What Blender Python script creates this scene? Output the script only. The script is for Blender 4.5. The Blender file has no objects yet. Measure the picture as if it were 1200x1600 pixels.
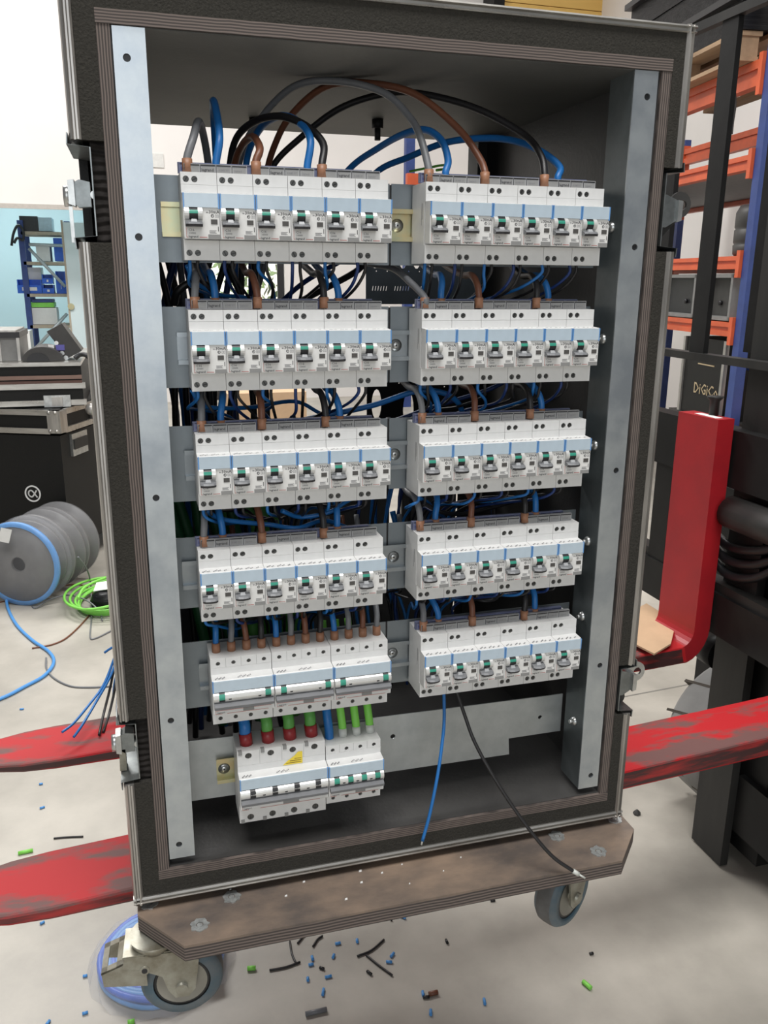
import bpy, bmesh, math, random
import numpy as np
from mathutils import Vector, Matrix
random.seed(7)
S = bpy.context.scene
COL = S.collection
# ------------------------------------------------------------------ camera
CAM = Vector((-.0515, -.9181, 1.30))
RT = Vector((0.96115288, -0.27590417, 0.00787542))
DN = Vector((-0.06618191, -0.25806684, -0.96385759))
FW = Vector((0.26796471, 0.9258933, -0.26630155))
FPX = 1314.1
cd = bpy.data.cameras.new('camera'); cam = bpy.data.objects.new('camera', cd); COL.objects.link(cam)
cd.sensor_fit = 'VERTICAL'; cd.sensor_height = 36.0; cd.lens = FPX * 36 / 1600; cd.clip_start = .01; cd.clip_end = 200
cam.matrix_world = Matrix(((RT.x, -DN.x, -FW.x, CAM.x), (RT.y, -DN.y, -FW.y, CAM.y), (RT.z, -DN.z, -FW.z, CAM.z), (0, 0, 0, 1)))
S.camera = cam
# ------------------------------------------------------------------ light
S.view_settings.view_transform = 'Standard'
try: S.view_settings.look = 'None'
except Exception: pass
S.view_settings.gamma = 1; S.view_settings.use_curve_mapping = False
S.view_settings.exposure = -0.54
w = bpy.data.worlds.new('hall_daylight'); S.world = w; w.use_nodes = True
bg = w.node_tree.nodes['Background']; bg.inputs[0].default_value = (.97, .985, 1.0, 1); bg.inputs[1].default_value = .30
def area(name, loc, rot, sx, sy, power, col=(1, .985, .965)):
    l = bpy.data.lights.new(name, 'AREA'); l.shape = 'RECTANGLE'; l.size = sx; l.size_y = sy; l.energy = power; l.color = col
    o = bpy.data.objects.new(name, l); COL.objects.link(o); o.location = loc; o.rotation_euler = rot; return o
area('ceiling_light', (-.2, -1.6, 5.4), (math.radians(10), 0, 0), 3.2, 1.4, 330)
area('ceiling_light', (1.6, 2.2, 5.6), (0, 0, 0), 3.2, 1.4, 300)
area('ceiling_light', (-1.6, 5.2, 5.6), (0, 0, 0), 3.2, 1.4, 520)
area('front_fill_light', (-1.2, -6.2, 2.4), (math.radians(90), 0, 0), 4.5, 3.6, 150, (.93, .97, 1))  # unseen fill light added behind the camera; no door is modelled
area('outdoor_fill_light', (1.4, 9.6, 4.2), (math.radians(60), 0, 0), 3, 2, 1500, (1, .98, .9))  # lamp added outside to brighten what shows through the glazed door
area('side_room_light', (-1.6, 10.4, 2.9), (0, 0, 0), 1.6, 1.0, 95, (.76, .95, 1.0))

# ------------------------------------------------------------------ pixel -> point
def ray(u, v): return RT * ((u - 600) / FPX) + DN * ((v - 800) / FPX) + FW
def pY(u, v, y): d = ray(u, v); return CAM + d * ((y - CAM.y) / d.y)
def pZ(u, v, z): d = ray(u, v); return CAM + d * ((z - CAM.z) / d.z)
def pX(u, v, x): d = ray(u, v); return CAM + d * ((x - CAM.x) / d.x)

# ------------------------------------------------------------------ materials
def nd(nt, t, **k):
    n = nt.nodes.new(t)
    for a, b in k.items(): setattr(n, a, b)
    return n
def M(name, c1, rough=.5, metal=0., c2=None, scale=30, var=.12, stretch=(1, 1, 1), bump=0., bscale=None, lo=.35, hi=.65, detail=4, coat=0., trans=0., rvar=0., spec=.5):
    m = bpy.data.materials.new(name); m.use_nodes = True; nt = m.node_tree
    b = nt.nodes['Principled BSDF']; L = nt.links.new
    tc = nd(nt, 'ShaderNodeTexCoord'); mp = nd(nt, 'ShaderNodeMapping'); mp.inputs['Scale'].default_value = stretch
    no = nd(nt, 'ShaderNodeTexNoise'); no.inputs['Scale'].default_value = scale; no.inputs['Detail'].default_value = detail
    no.inputs['Roughness'].default_value = .6
    L(tc.outputs['Object'], mp.inputs[0]); L(mp.outputs[0], no.inputs['Vector'])
    rp = nd(nt, 'ShaderNodeValToRGB'); e = rp.color_ramp.elements
    if c2 is None: c2 = tuple(x * (1 - var) for x in c1); 
    e[0].position = lo; e[0].color = (*c2, 1); e[1].position = hi; e[1].color = (*c1, 1)
    L(no.outputs[0], rp.inputs[0]); L(rp.outputs[0], b.inputs['Base Color'])
    b.inputs['Roughness'].default_value = rough; b.inputs['Metallic'].default_value = metal
    b.inputs['Specular IOR Level'].default_value = spec
    if coat: b.inputs['Coat Weight'].default_value = coat
    if trans: b.inputs['Transmission Weight'].default_value = trans
    if rvar:
        mr = nd(nt, 'ShaderNodeMapRange'); mr.inputs[3].default_value = rough - rvar; mr.inputs[4].default_value = rough + rvar
        L(no.outputs[0], mr.inputs[0]); L(mr.outputs[0], b.inputs['Roughness'])
    if bump:
        n2 = nd(nt, 'ShaderNodeTexNoise'); n2.inputs['Scale'].default_value = bscale or scale * 4; n2.inputs['Detail'].default_value = 3
        bp = nd(nt, 'ShaderNodeBump'); bp.inputs['Strength'].default_value = bump; bp.inputs['Distance'].default_value = .002
        L(mp.outputs[0], n2.inputs['Vector']); L(n2.outputs[0], bp.inputs['Height']); L(bp.outputs[0], b.inputs['Normal'])
    return m
def film(name, col, fac):
    m = M(name, col, .25, var=.1, scale=15, bump=.6, bscale=40); nt = m.node_tree
    out = nt.nodes['Material Output']; b = nt.nodes['Principled BSDF']
    t = nd(nt, 'ShaderNodeBsdfTransparent'); mx = nd(nt, 'ShaderNodeMixShader'); mx.inputs[0].default_value = fac
    nt.links.new(t.outputs[0], mx.inputs[1]); nt.links.new(b.outputs[0], mx.inputs[2]); nt.links.new(mx.outputs[0], out.inputs[0])
    return m
def ply_edge(name, axis, sc=118):
    m = M(name, (.17, .13, .11), .75, scale=60, var=.3); nt = m.node_tree; b = nt.nodes['Principled BSDF']
    tc = nd(nt, 'ShaderNodeTexCoord'); wv = nd(nt, 'ShaderNodeTexWave'); wv.wave_type = 'BANDS'; wv.bands_direction = axis
    wv.inputs['Scale'].default_value = sc; wv.inputs['Distortion'].default_value = 2.2; wv.inputs['Detail'].default_value = 2; wv.inputs['Detail Scale'].default_value = .3
    rp = nd(nt, 'ShaderNodeValToRGB'); e = rp.color_ramp.elements
    e[0].position = .2; e[0].color = (.05, .04, .036, 1); e[1].position = .9; e[1].color = (.17, .135, .118, 1)
    nt.links.new(tc.outputs['Object'], wv.inputs['Vector']); nt.links.new(wv.outputs[0], rp.inputs[0]); nt.links.new(rp.outputs[0], b.inputs['Base Color'])
    return m
def wavy(m, axis, scale, strength):
    nt = m.node_tree; b = nt.nodes['Principled BSDF']
    tc = nd(nt, 'ShaderNodeTexCoord'); wv = nd(nt, 'ShaderNodeTexWave'); wv.bands_direction = axis
    wv.inputs['Scale'].default_value = scale; wv.inputs['Distortion'].default_value = 3
    bp = nd(nt, 'ShaderNodeBump'); bp.inputs['Strength'].default_value = strength; bp.inputs['Distance'].default_value = .003
    nt.links.new(tc.outputs['Object'], wv.inputs['Vector']); nt.links.new(wv.outputs[0], bp.inputs['Height']); nt.links.new(bp.outputs[0], b.inputs['Normal'])
    return m
WHITE = M('white_breaker_plastic', (.72, .72, .71), .38, var=.05, scale=80)
LABELP = M('label_plastic', (.78, .775, .755), .4, var=.05, scale=60)
COVER = M('clear_blue_cover', (.50, .60, .68), .15, var=.08, scale=40, coat=.4)
BLUEEDGE = M('blue_cover_edge', (.14, .33, .66), .2, var=.2)
DRUM = M('silver_toggle', (.72, .72, .70), .25, metal=.35, var=.1)
LEVER = M('grey_lever', (.20, .205, .215), .45, var=.15)
GREYW = M('pale_lever_neck', (.42, .43, .44), .4)
LEVERD = M('dark_lever', (.035, .035, .04), .45, var=.2)
GREEN = M('green_indicator', (.04, .30, .21), .3, var=.2)
BLACKP = M('black_plastic', (.018, .018, .02), .4, var=.3)
INK = M('grey_ink', (.045, .045, .05), .6, var=.2)
INKG = M('pale_grey_ink', (.22, .22, .23), .6, var=.2)
REDINK = M('red_ink', (.55, .07, .05), .6, var=.2)
GREYBOX = M('grey_print_box', (.28, .28, .275), .5, var=.1)
SCREW = M('terminal_screw_metal', (.12, .12, .115), .4, metal=.6, var=.4, scale=300)
COMBG = M('grey_comb_plastic', (.36, .36, .365), .5, var=.12)
COMBB = M('blue_comb_plastic', (.17, .19, .31), .45, var=.2)
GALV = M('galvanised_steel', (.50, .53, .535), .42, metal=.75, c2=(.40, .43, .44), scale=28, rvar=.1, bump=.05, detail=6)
RAILZ = M('bright_zinc_rail', (.40, .43, .45), .3, metal=.85, c2=(.30, .33, .35), scale=20)
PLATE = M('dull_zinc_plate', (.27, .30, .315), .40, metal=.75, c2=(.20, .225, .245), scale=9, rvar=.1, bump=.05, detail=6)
GALVR = M('galvanised_rail', (.53, .57, .59), .34, metal=.85, c2=(.40, .44, .48), scale=22, rvar=.1, detail=6)
FLANGE = M('shade_darkened_steel', (.17, .19, .195), .42, metal=.7, c2=(.12, .14, .145), scale=20, rvar=.08)  # shadow and dark interior reflection put into the flange colour
STEELD = M('dull_latch_steel', (.30, .32, .32), .35, metal=.85, var=.3, scale=60)
STEEL = M('zinc_steel', (.58, .59, .58), .3, metal=.9, var=.25, scale=60)
GOLD = M('yellow_passivated_zinc', (.58, .47, .26), .3, metal=.8, c2=(.48, .50, .33), scale=40)
ALU = M('worn_aluminium', (.52, .50, .47), .36, metal=.8, c2=(.36, .345, .325), scale=35, stretch=(1, 1, .2), bump=.1, rvar=.1)
ALUH = M('worn_aluminium_horizontal', (.58, .565, .53), .3, metal=.85, c2=(.42, .40, .37), scale=35, stretch=(.2, 1, 1), bump=.1, rvar=.1)
FOAM = M('black_foam', (.046, .043, .037), .95, c2=(.034, .032, .028), scale=420, bump=.6, bscale=500, spec=.15)
FOAMC = wavy(M('cut_black_foam', (.036, .032, .030), .95, c2=(.02, .018, .017), scale=90, spec=.1), 'Z', 40, .9)
PLYX = ply_edge('ply_edge_vertical', 'X'); PLYZ = ply_edge('ply_edge_horizontal', 'Z')
INNER = M('dark_phenolic_ply', (.062, .060, .058), .42, c2=(.042, .040, .039), scale=12, bump=.15, bscale=200, rvar=.08)
INNERC = M('paler_phenolic_ceiling', (.105, .105, .098), .6, c2=(.075, .076, .072), scale=6, bump=.1, bscale=200)  # ceiling face, paler than the other inner faces
BOARD = M('worn_brown_board', (.275, .20, .145), .62, c2=(.105, .085, .074), scale=13, stretch=(.6, 1, 1), bump=.25, bscale=120, detail=8, lo=.38, hi=.68)
WOODEDGE = ply_edge('board_edge_layers', 'Z', 75)
RED = M('worn_red_paint', (.43, .018, .022), .55, spec=.22, c2=(.15, .075, .07), scale=19, stretch=(.35, 1, 1), bump=.15, bscale=60, detail=12, lo=.425, hi=.525)
REDS = M('red_paint', (.42, .014, .020), .42, c2=(.30, .012, .018), scale=6, bump=.05, bscale=80, detail=8)
FORKEDGE = M('bare_fork_edge', (.20, .16, .15), .5, metal=.3, c2=(.10, .03, .03), scale=14, stretch=(.3, 1, 1), detail=8)
BLACKM = M('black_machine_paint', (.006, .006, .0065), .5, c2=(.012, .012, .012), scale=12, bump=.1, bscale=60, spec=.25)
GREYM = M('dusty_mast_steel', (.032, .031, .029), .5, c2=(.016, .016, .0155), spec=.3, scale=10, stretch=(1, 1, .2), bump=.1, detail=7)
RUBBER = M('grey_nonmarking_tyre', (.30, .30, .295), .75, c2=(.24, .24, .235), scale=10, bump=.1)
RUBGROOVE = M('tyre_groove_rubber', (.10, .085, .07), .9, var=.3)
TYREB = M('blue_elastic_tyre', (.055, .115, .155), .5, c2=(.14, .155, .165), scale=24, detail=7)
TYREG = M('scuffed_grey_tread', (.16, .16, .16), .7, c2=(.11, .105, .10), scale=24)
RIM = M('cream_rim', (.32, .305, .255), .5, c2=(.30, .28, .24), scale=30)
ZINCY = M('dirty_zinc_bracket', (.40, .395, .34), .38, metal=.6, c2=(.22, .20, .15), scale=28, detail=7)
CONC = None
CAB = {'blue': M('blue_insulation', (.014, .155, .46), .4, var=.15), 'black': M('black_insulation', (.014, .013, .014), .42, var=.2),
       'grey': M('grey_insulation', (.17, .175, .185), .42, var=.12), 'brown': M('brown_insulation', (.17, .062, .032), .42, var=.15),
       'green': M('green_insulation', (.10, .34, .065), .45, var=.15), 'brightgreen': M('bright_green_insulation', (.22, .64, .09), .45, var=.1),
       'skyblue': M('bright_blue_insulation', (.08, .30, .68), .4, var=.1), 'darkgreen': M('dark_green_insulation', (.02, .12, .04), .5, var=.2),
       'navy': M('navy_insulation', (.012, .04, .17), .4, var=.2)}
SLEEVE = M('brown_end_sleeve', (.33, .155, .085), .45, var=.15)
REDSL = M('red_end_sleeve', (.30, .022, .025), .35, var=.15)
CLEARSL = M('clear_white_sleeve', (.62, .64, .60), .3, var=.1)
FILM = film('clear_wrap', (.82, .82, .84), .20)
FILM2 = film('dusty_clear_wrap', (.66, .67, .70), .12)
WALLM = M('white_wall_paint', (.80, .765, .735), .8, c2=(.76, .73, .70), scale=1.2, bump=.03)
TEALW = M('pale_room_wall', (.62, .72, .74), .8, var=.05, scale=1)
ORANGE = M('orange_beam_paint', (.62, .105, .035), .45, var=.2, scale=8)
BLUEP = M('blue_rack_paint', (.030, .060, .22), .5, var=.2, scale=12)
WOOD = M('pallet_wood', (.40, .27, .165), .8, c2=(.27, .18, .11), scale=10, stretch=(1, .15, 1), bump=.2)
CARD = M('cardboard', (.56, .38, .235), .85, var=.1, scale=14)
CARDD = M('cardboard_core', (.30, .16, .10), .9, var=.2)
YELLOW = M('yellow_board_paint', (.80, .52, .16), .6, c2=(.72, .46, .13), scale=3, stretch=(.2, 1, 1))
BLACKCASE = M('black_case_laminate', (.008, .008, .0075), .5, spec=.3, var=.4, scale=200, bump=.2, bscale=400)
WRAPB = M('black_stretch_wrap', (.005, .005, .006), .3, spec=.14, c2=(.018, .018, .019), scale=9, stretch=(.5, 2, 8), bump=1.0, bscale=25, detail=6)
GREYD = M('dark_grey_plastic', (.045, .043, .041), .5, var=.2)
GREYL = M('grey_metal_box', (.20, .20, .195), .5, var=.15)
BINB = M('blue_bin_plastic', (.012, .12, .62), .4, var=.15)
PAPER = M('white_paper', (.78, .78, .76), .7, var=.05)
WHITEP = M('white_print', (.80, .80, .78), .6, var=.03)
GOLDP = M('gold_print', (.42, .33, .20), .5, var=.15)
BROWNB = M('brown_case_board', (.24, .15, .12), .6, var=.25, scale=12, stretch=(.2, 1, 1))
YSTICK = M('yellow_sticker', (.85, .66, .06), .5, var=.08)
ORANGEP = M('orange_plastic', (.85, .23, .03), .5, var=.1)
LEAF = M('dark_green_leaves', (.07, .11, .03), .6, c2=(.02, .035, .012), scale=8)
GLASS = film('door_glass', (.55, .6, .6), .06)
SHELFW = M('shelf_chipboard', (.42, .36, .28), .8, var=.15)
GREYTUBE = M('grey_brace_tube', (.45, .48, .49), .4, metal=.3, var=.1)

# ------------------------------------------------------------------ mesh builder
class MB:
    def __init__(s): s.bm = bmesh.new(); s.mi = 0
    def face(s, vs, smooth=False):
        try: f = s.bm.faces.new(vs)
        except ValueError: return None
        f.material_index = s.mi; f.smooth = smooth; return f
    def v(s, p): return s.bm.verts.new(p)
    def hexa(s, p, mi=None):
        if mi is not None: s.mi = mi
        v = [s.v(q) for q in p]
        for q in ((0, 3, 2, 1), (4, 5, 6, 7), (0, 1, 5, 4), (1, 2, 6, 5), (2, 3, 7, 6), (3, 0, 4, 7)): s.face([v[i] for i in q])
        return s
    def box(s, a, b, mi=None):
        x0, y0, z0 = a; x1, y1, z1 = b
        return s.hexa([(x0, y0, z0), (x1, y0, z0), (x1, y1, z0), (x0, y1, z0), (x0, y0, z1), (x1, y0, z1), (x1, y1, z1), (x0, y1, z1)], mi)
    def prism(s, poly, ax, a, b, holes=(), mi=None, back=True, front=True):
        if mi is not None: s.mi = mi
        def P(q, t): return {'x': (t, q[0], q[1]), 'y': (q[0], t, q[1]), 'z': (q[0], q[1], t)}[ax]
        loops = [list(poly)] + [list(h) for h in holes]
        A = [[s.v(P(q, a)) for q in l] for l in loops]; B = [[s.v(P(q, b)) for q in l] for l in loops]
        for la, lb in zip(A, B):
            n = len(la)
            for i in range(n): s.face([la[i], la[(i + 1) % n], lb[(i + 1) % n], lb[i]])
        if not holes:
            if front: s.face(A[0])
            if back: s.face(B[0][::-1])
        else:
            t = bmesh.new(); flat = []
            for l in loops:
                vs = [t.verts.new((q[0], q[1], 0)) for q in l]; flat += vs
                for i in range(len(vs)): t.edges.new((vs[i], vs[(i + 1) % len(vs)]))
            t.verts.index_update()
            bmesh.ops.triangle_fill(t, use_beauty=True, use_dissolve=False, edges=t.edges[:])
            fa = [v for l in A for v in l]; fb = [v for l in B for v in l]
            for f in t.faces:
                ix = [v.index for v in f.verts]
                if front: s.face([fa[i] for i in ix])
                if back: s.face([fb[i] for i in ix[::-1]])
            t.free()
        return s
    def rings(s, R, cap=True, smooth=True, closed=False):
        V = [[s.v(p) for p in r] for r in R]; n = len(V[0])
        m = len(V) if closed else len(V) - 1
        for i in range(m):
            a, b = V[i], V[(i + 1) % len(V)]
            for j in range(n): s.face([a[j], a[(j + 1) % n], b[(j + 1) % n], b[j]], smooth)
        if cap and not closed: s.face(V[0][::-1]); s.face(V[-1])
        return s
    def tube(s, pts, r, n=8, mi=None, cap=True, closed=False):
        if mi is not None: s.mi = mi
        pts = [Vector(p) for p in pts]; R = []; N = None
        for i, p in enumerate(pts):
            if closed: t = (pts[(i + 1) % len(pts)] - pts[i - 1]).normalized()
            else: t = (pts[min(i + 1, len(pts) - 1)] - pts[max(i - 1, 0)]).normalized()
            if N is None:
                N = t.orthogonal().normalized()
            N = (N - t * N.dot(t)).normalized(); B = t.cross(N)
            rr = r[i] if isinstance(r, (list, tuple)) else r
            R.append([p + N * (rr * math.cos(2 * math.pi * k / n)) + B * (rr * math.sin(2 * math.pi * k / n)) for k in range(n)])
        return s.rings(R, cap, True, closed)
    def cyl(s, p0, p1, r, r1=None, n=14, mi=None):
        return s.tube([p0, p1], [r, r if r1 is None else r1], n, mi)
    def lathe(s, prof, o, ax, n=24, mi=None, smooth=True, mis=None):
        if mi is not None: s.mi = mi
        o = Vector(o); ax = Vector(ax).normalized(); u = ax.orthogonal().normalized(); w_ = ax.cross(u)
        V = [[s.v(o + ax * h + (u * math.cos(2 * math.pi * k / n) + w_ * math.sin(2 * math.pi * k / n)) * max(r, 1e-5)) for k in range(n)] for r, h in prof]
        for i in range(len(V) - 1):
            if mis: s.mi = mis[i]
            for j in range(n): s.face([V[i][j], V[i][(j + 1) % n], V[i + 1][(j + 1) % n], V[i + 1][j]], smooth)
        return s
    def quad(s, ps, mi=None):
        if mi is not None: s.mi = mi
        s.face([s.v(p) for p in ps]); return s
    def text(s, txt, size, o, xd=(1, 0, 0), zd=(0, 0, 1), mi=None, align='LEFT', res=1):
        if mi is not None: s.mi = mi
        key = (txt, align, res)
        if key not in TXT:
            c = bpy.data.curves.new('t', 'FONT'); c.body = txt; c.size = 1; c.align_x = align; c.resolution_u = res; c.offset = .012
            ob = bpy.data.objects.new('t', c); COL.objects.link(ob)
            dg = bpy.context.evaluated_depsgraph_get(); me = bpy.data.meshes.new_from_object(ob.evaluated_get(dg))
            TXT[key] = ([tuple(v.co) for v in me.vertices], [tuple(p.vertices) for p in me.polygons])
            bpy.data.objects.remove(ob); bpy.data.curves.remove(c); bpy.data.meshes.remove(me)
        vs, fs = TXT[key]; o = Vector(o); xd = Vector(xd); zd = Vector(zd)
        V = [s.v(o + xd * (q[0] * size) + zd * (q[1] * size)) for q in vs]
        for f in fs: s.face([V[i] for i in f])
        return s
    def bevel(s, wd, seg=1, ang=40):
        es = [e for e in s.bm.edges if len(e.link_faces) == 2 and e.calc_face_angle(0) > math.radians(ang)]
        if es: bmesh.ops.bevel(s.bm, geom=es, offset=wd, offset_type='OFFSET', segments=seg, affect='EDGES', profile=.5, clamp_overlap=True)
        return s
    def xf(s, mtx): bmesh.ops.transform(s.bm, matrix=mtx, verts=s.bm.verts[:]); return s
    def build(s, name, mats, parent=None, recalc=True, local=False):
        if recalc: bmesh.ops.recalc_face_normals(s.bm, faces=s.bm.faces[:])
        me = bpy.data.meshes.new(name)
        if not isinstance(mats, (list, tuple)): mats = [mats]
        for m in mats: me.materials.append(m)
        if parent is None and not local:
            xs = [v.co for v in s.bm.verts]
            o = Vector(((min(q.x for q in xs) + max(q.x for q in xs)) / 2, (min(q.y for q in xs) + max(q.y for q in xs)) / 2, min(q.z for q in xs)))
        elif local: o = Vector((0, 0, 0))
        else:
            r = parent
            o = Vector((0, 0, 0))
            while r is not None: o += r.location; r = r.parent
        bmesh.ops.translate(s.bm, verts=s.bm.verts[:], vec=-o)
        s.bm.to_mesh(me); s.bm.free()
        ob = bpy.data.objects.new(name, me); COL.objects.link(ob)
        if parent is not None: ob.parent = parent
        elif not local: ob.location = o
        return ob
TXT = {}
def tag(o, label, cat=None, group=None, kind=None):
    if label: o['label'] = label
    if cat: o['category'] = cat
    if group: o['group'] = group
    if kind: o['kind'] = kind
    return o
def thing(name, label, cat, loc=(0, 0, 0), group=None):
    o = bpy.data.objects.new(name, None); COL.objects.link(o); o.location = loc; o.empty_display_size = .05
    return tag(o, label, cat, group)
def copy_tree(o, parent=None):
    c = o.copy(); COL.objects.link(c); c.parent = parent
    for ch in list(o.children): copy_tree(ch, c)
    return c
def circ(cx, cy, r, n=12, ry=None): return [(cx + r * math.cos(2 * math.pi * k / n), cy + (ry or r) * math.sin(2 * math.pi * k / n)) for k in range(n)]
def smooth_path(P, sub=8):
    P = [Vector(p) for p in P]
    if len(P) == 2: return P
    Q = [P[0] * 2 - P[1]] + P + [P[-1] * 2 - P[-2]]; out = []
    for i in range(1, len(Q) - 2):
        a, b, c, d = Q[i - 1:i + 3]
        for k in range(sub):
            t = k / sub
            out.append(.5 * ((2 * b) + (c - a) * t + (2 * a - 5 * b + 4 * c - d) * t * t + (3 * b - a - 3 * c + d) * t ** 3))
    out.append(P[-1]); return out
ORD = ['first', 'second', 'third', 'fourth', 'fifth', 'sixth']
ROWN = ['top', 'second', 'third', 'fourth', 'fifth', 'bottom']

# ================================================================== setting
def structure(o): o['kind'] = 'structure'; return o
cm = M('polished_concrete', (.47, .44, .385), .42, c2=(.265, .247, .215), scale=2.6, detail=12, bump=.06, bscale=90, rvar=.12, lo=.28, hi=.66)
fl = structure(MB().box((-9, -7, -.06), (10, 14, 0)).build('floor', cm))
JOINT = M('joint_filler', (.20, .19, .17), .8)
a = pZ(1000, 1084, 0); b = pZ(1095, 1066, 0); d = (b - a).normalized(); n = Vector((-d.y, d.x, 0)) * .003
p0 = a - d * .5; p1 = b + d * 5
mb = MB().hexa([p0 - n, p1 - n, p1 + n, p0 + n] + [q + Vector((0, 0, .0006)) for q in (p0 - n, p1 - n, p1 + n, p0 + n)])
mb.build('floor_joint', JOINT, fl)
WY = 8.5
mb = MB()
# back wall with side-room opening (left) and glazed door
dx0, dx1, dz1 = .60, 1.53, 2.05
mb.box((-9, WY, 0), (-2.4, WY + .2, 6.2)).box((-2.4, WY, 1.965), (-.30, WY + .2, 6.2)).box((-.30, WY, 0), (dx0, WY + .2, 6.2)).box((dx0, WY, dz1), (dx1, WY + .2, 6.2)).box((dx1, WY, 0), (9.5, WY + .2, 6.2))
wb = structure(mb.build('wall_back', WALLM))
MB().box((-2.4, WY - .02, 1.945), (-.28, WY, 1.99)).build('lintel_strip', M('grey_beige_trim', (.50, .46, .42), .7), wb)
dr = thing('door_1', None, None, (dx0, WY + .05, 0)); dr['kind'] = 'structure'
for (x0, x1, z0, z1) in ((dx0, dx0 + .07, 0, dz1), (dx1 - .07, dx1, 0, dz1), (dx0, dx1, dz1 - .08, dz1), (dx0, dx1, 0, .25), (dx0, dx1, .95, 1.02)):
    MB().box((x0, WY + .05, z0), (x1, WY + .1, z1)).build('door_frame', BLACKP, dr)
MB().box((dx0 + .07, WY + .07, .25), (dx1 - .07, WY + .078, .95)).build('glass_pane', GLASS, dr)
MB().box((dx0 + .07, WY + .07, 1.02), (dx1 - .07, WY + .078, dz1 - .08)).build('glass_pane', GLASS, dr)
structure(MB().box((.2, 14.2, 0), (5, 14.4, 5)).build('wall_outside_added', WALLM))  # white wall added as a bright backdrop behind the door glass
# socket plate on wall
q = pY(246, 251, WY)
so = thing('wall_socket', 'square white socket plate on the white back wall', 'socket', (q.x, WY - .012, q.z))
MB().box((q.x - .06, WY - .012, q.z - .065), (q.x + .06, WY, q.z + .065)).bevel(.004).build('plate', M('socket_white', (.70, .69, .66), .5), so)
# wall behind the racks
ru = Vector((.135, .99, 0)).normalized(); rn = Vector((ru.y, -ru.x, 0))   # rack direction, outward normal (+x)
R0 = Vector((2.72, 2.57, 0))
A = R0 + rn * 1.5 - ru * 4; B = R0 + rn * 1.5 + ru * 6.1
mb = MB().hexa([A, A + rn * .2, B + rn * .2, B, A + Vector((0, 0, 6)), A + rn * .2 + Vector((0, 0, 6)), B + rn * .2 + Vector((0, 0, 6)), B + Vector((0, 0, 6))])
structure(mb.build('wall_right', WALLM))
# side room shell
mb = MB().box((-4, 12.0, 0), (0, 12.1, 3.4)).box((-4.1, WY + .2, 0), (-4, 12, 3.4)).box((-.1, WY + .2, 0), (0, 12, 3.4))
structure(mb.build('wall_side_room', TEALW))
structure(MB().box((-4, WY + .2, 3.4), (0, 12, 3.5)).build('ceiling_side_room', TEALW))

# ================================================================== flight case (shock-mount rack)
IX0, IX1, IZ0, IZ1 = -.0575, .531, .605, 1.527      # inner box clear opening
PT = .0125; YF = -.008; YB = .52
OX0, OX1, OZ0, OZ1 = -.1015, .5685, .563, 1.5755     # outer case
case = thing('rack_flight_case', 'open shock-mounted rack flight case full of breakers, lifted on red forks', 'flight case', ((OX0 + OX1) / 2, .25, OZ0))
MB().box((IX0 - PT, YF, IZ0 - PT), (IX0, YB, IZ1), 0).build('inner_side_panel', [PLYX], case)
MB().box((IX1, YF, IZ0 - PT), (IX1 + PT, YB, IZ1), 0).build('inner_side_panel', [PLYX], case)
MB().box((IX0 - PT, YF - .001, IZ1), (IX1 + PT, YB, IZ1 + PT), 0).build('inner_top_panel', [PLYZ], case)
MB().box((IX0 - PT, YF - .001, IZ0 - PT), (IX1 + PT, YB, IZ0), 0).build('inner_floor_panel', [PLYZ], case)
# phenolic faces of the inner box
MB().box((IX1 - .001, YF + .004, IZ0), (IX1, YB, IZ1)).build('inner_side_face', INNER, case)
MB().box((IX0, YF + .004, IZ0), (IX0 + .001, YB, IZ1)).build('inner_side_face', INNER, case)
MB().box((IX0, YF + .003, IZ1 - .001), (IX1, YB, IZ1)).build('inner_top_face', INNERC, case)
MB().box((IX0, YF + .003, IZ0), (IX1, YB, IZ0 + .001)).build('inner_floor_face', INNER, case)
# latch recesses  (side, z0, z1)
DISH = [('L', 1.333, 1.4257), ('L', .7292, .812), ('R', 1.3345, 1.427), ('R', .7262, .8003)]
FX0, FX1, FZ0, FZ1 = OX0 + .0115, OX1 - .0115, OZ0 + .010, OZ1 - .009
for side, xa, xb in (('L', FX0, IX0 - PT), ('R', IX1 + PT, FX1)):
    cuts = sorted([(z0, z1) for s_, z0, z1 in DISH if s_ == side]); z = FZ0
    for z0, z1 in cuts + [(FZ1, None)]:
        MB().box((xa, YF - .001, z), (xb, YB, z0)).bevel(.002).build('foam_strip', FOAM, case)
        if z1 is None: break
        if side == 'L': MB().box((xa + .0065, YF + .006, z0), (xb, YB, z1)).build('foam_strip', FOAMC, case)
        else: MB().box((xa, YF + .006, z0), (xb - .0085, YB, z1)).build('foam_strip', FOAMC, case)
        z = z1
MB().box((IX0 - PT, YF - .001, IZ1 + PT), (IX1 + PT, YB, FZ1)).bevel(.002).build('foam_strip', FOAM, case)
MB().box((IX0 - PT, YF - .001, FZ0), (IX1 + PT, YB, IZ0 - PT)).bevel(.002).build('foam_strip', FOAM, case)
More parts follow.
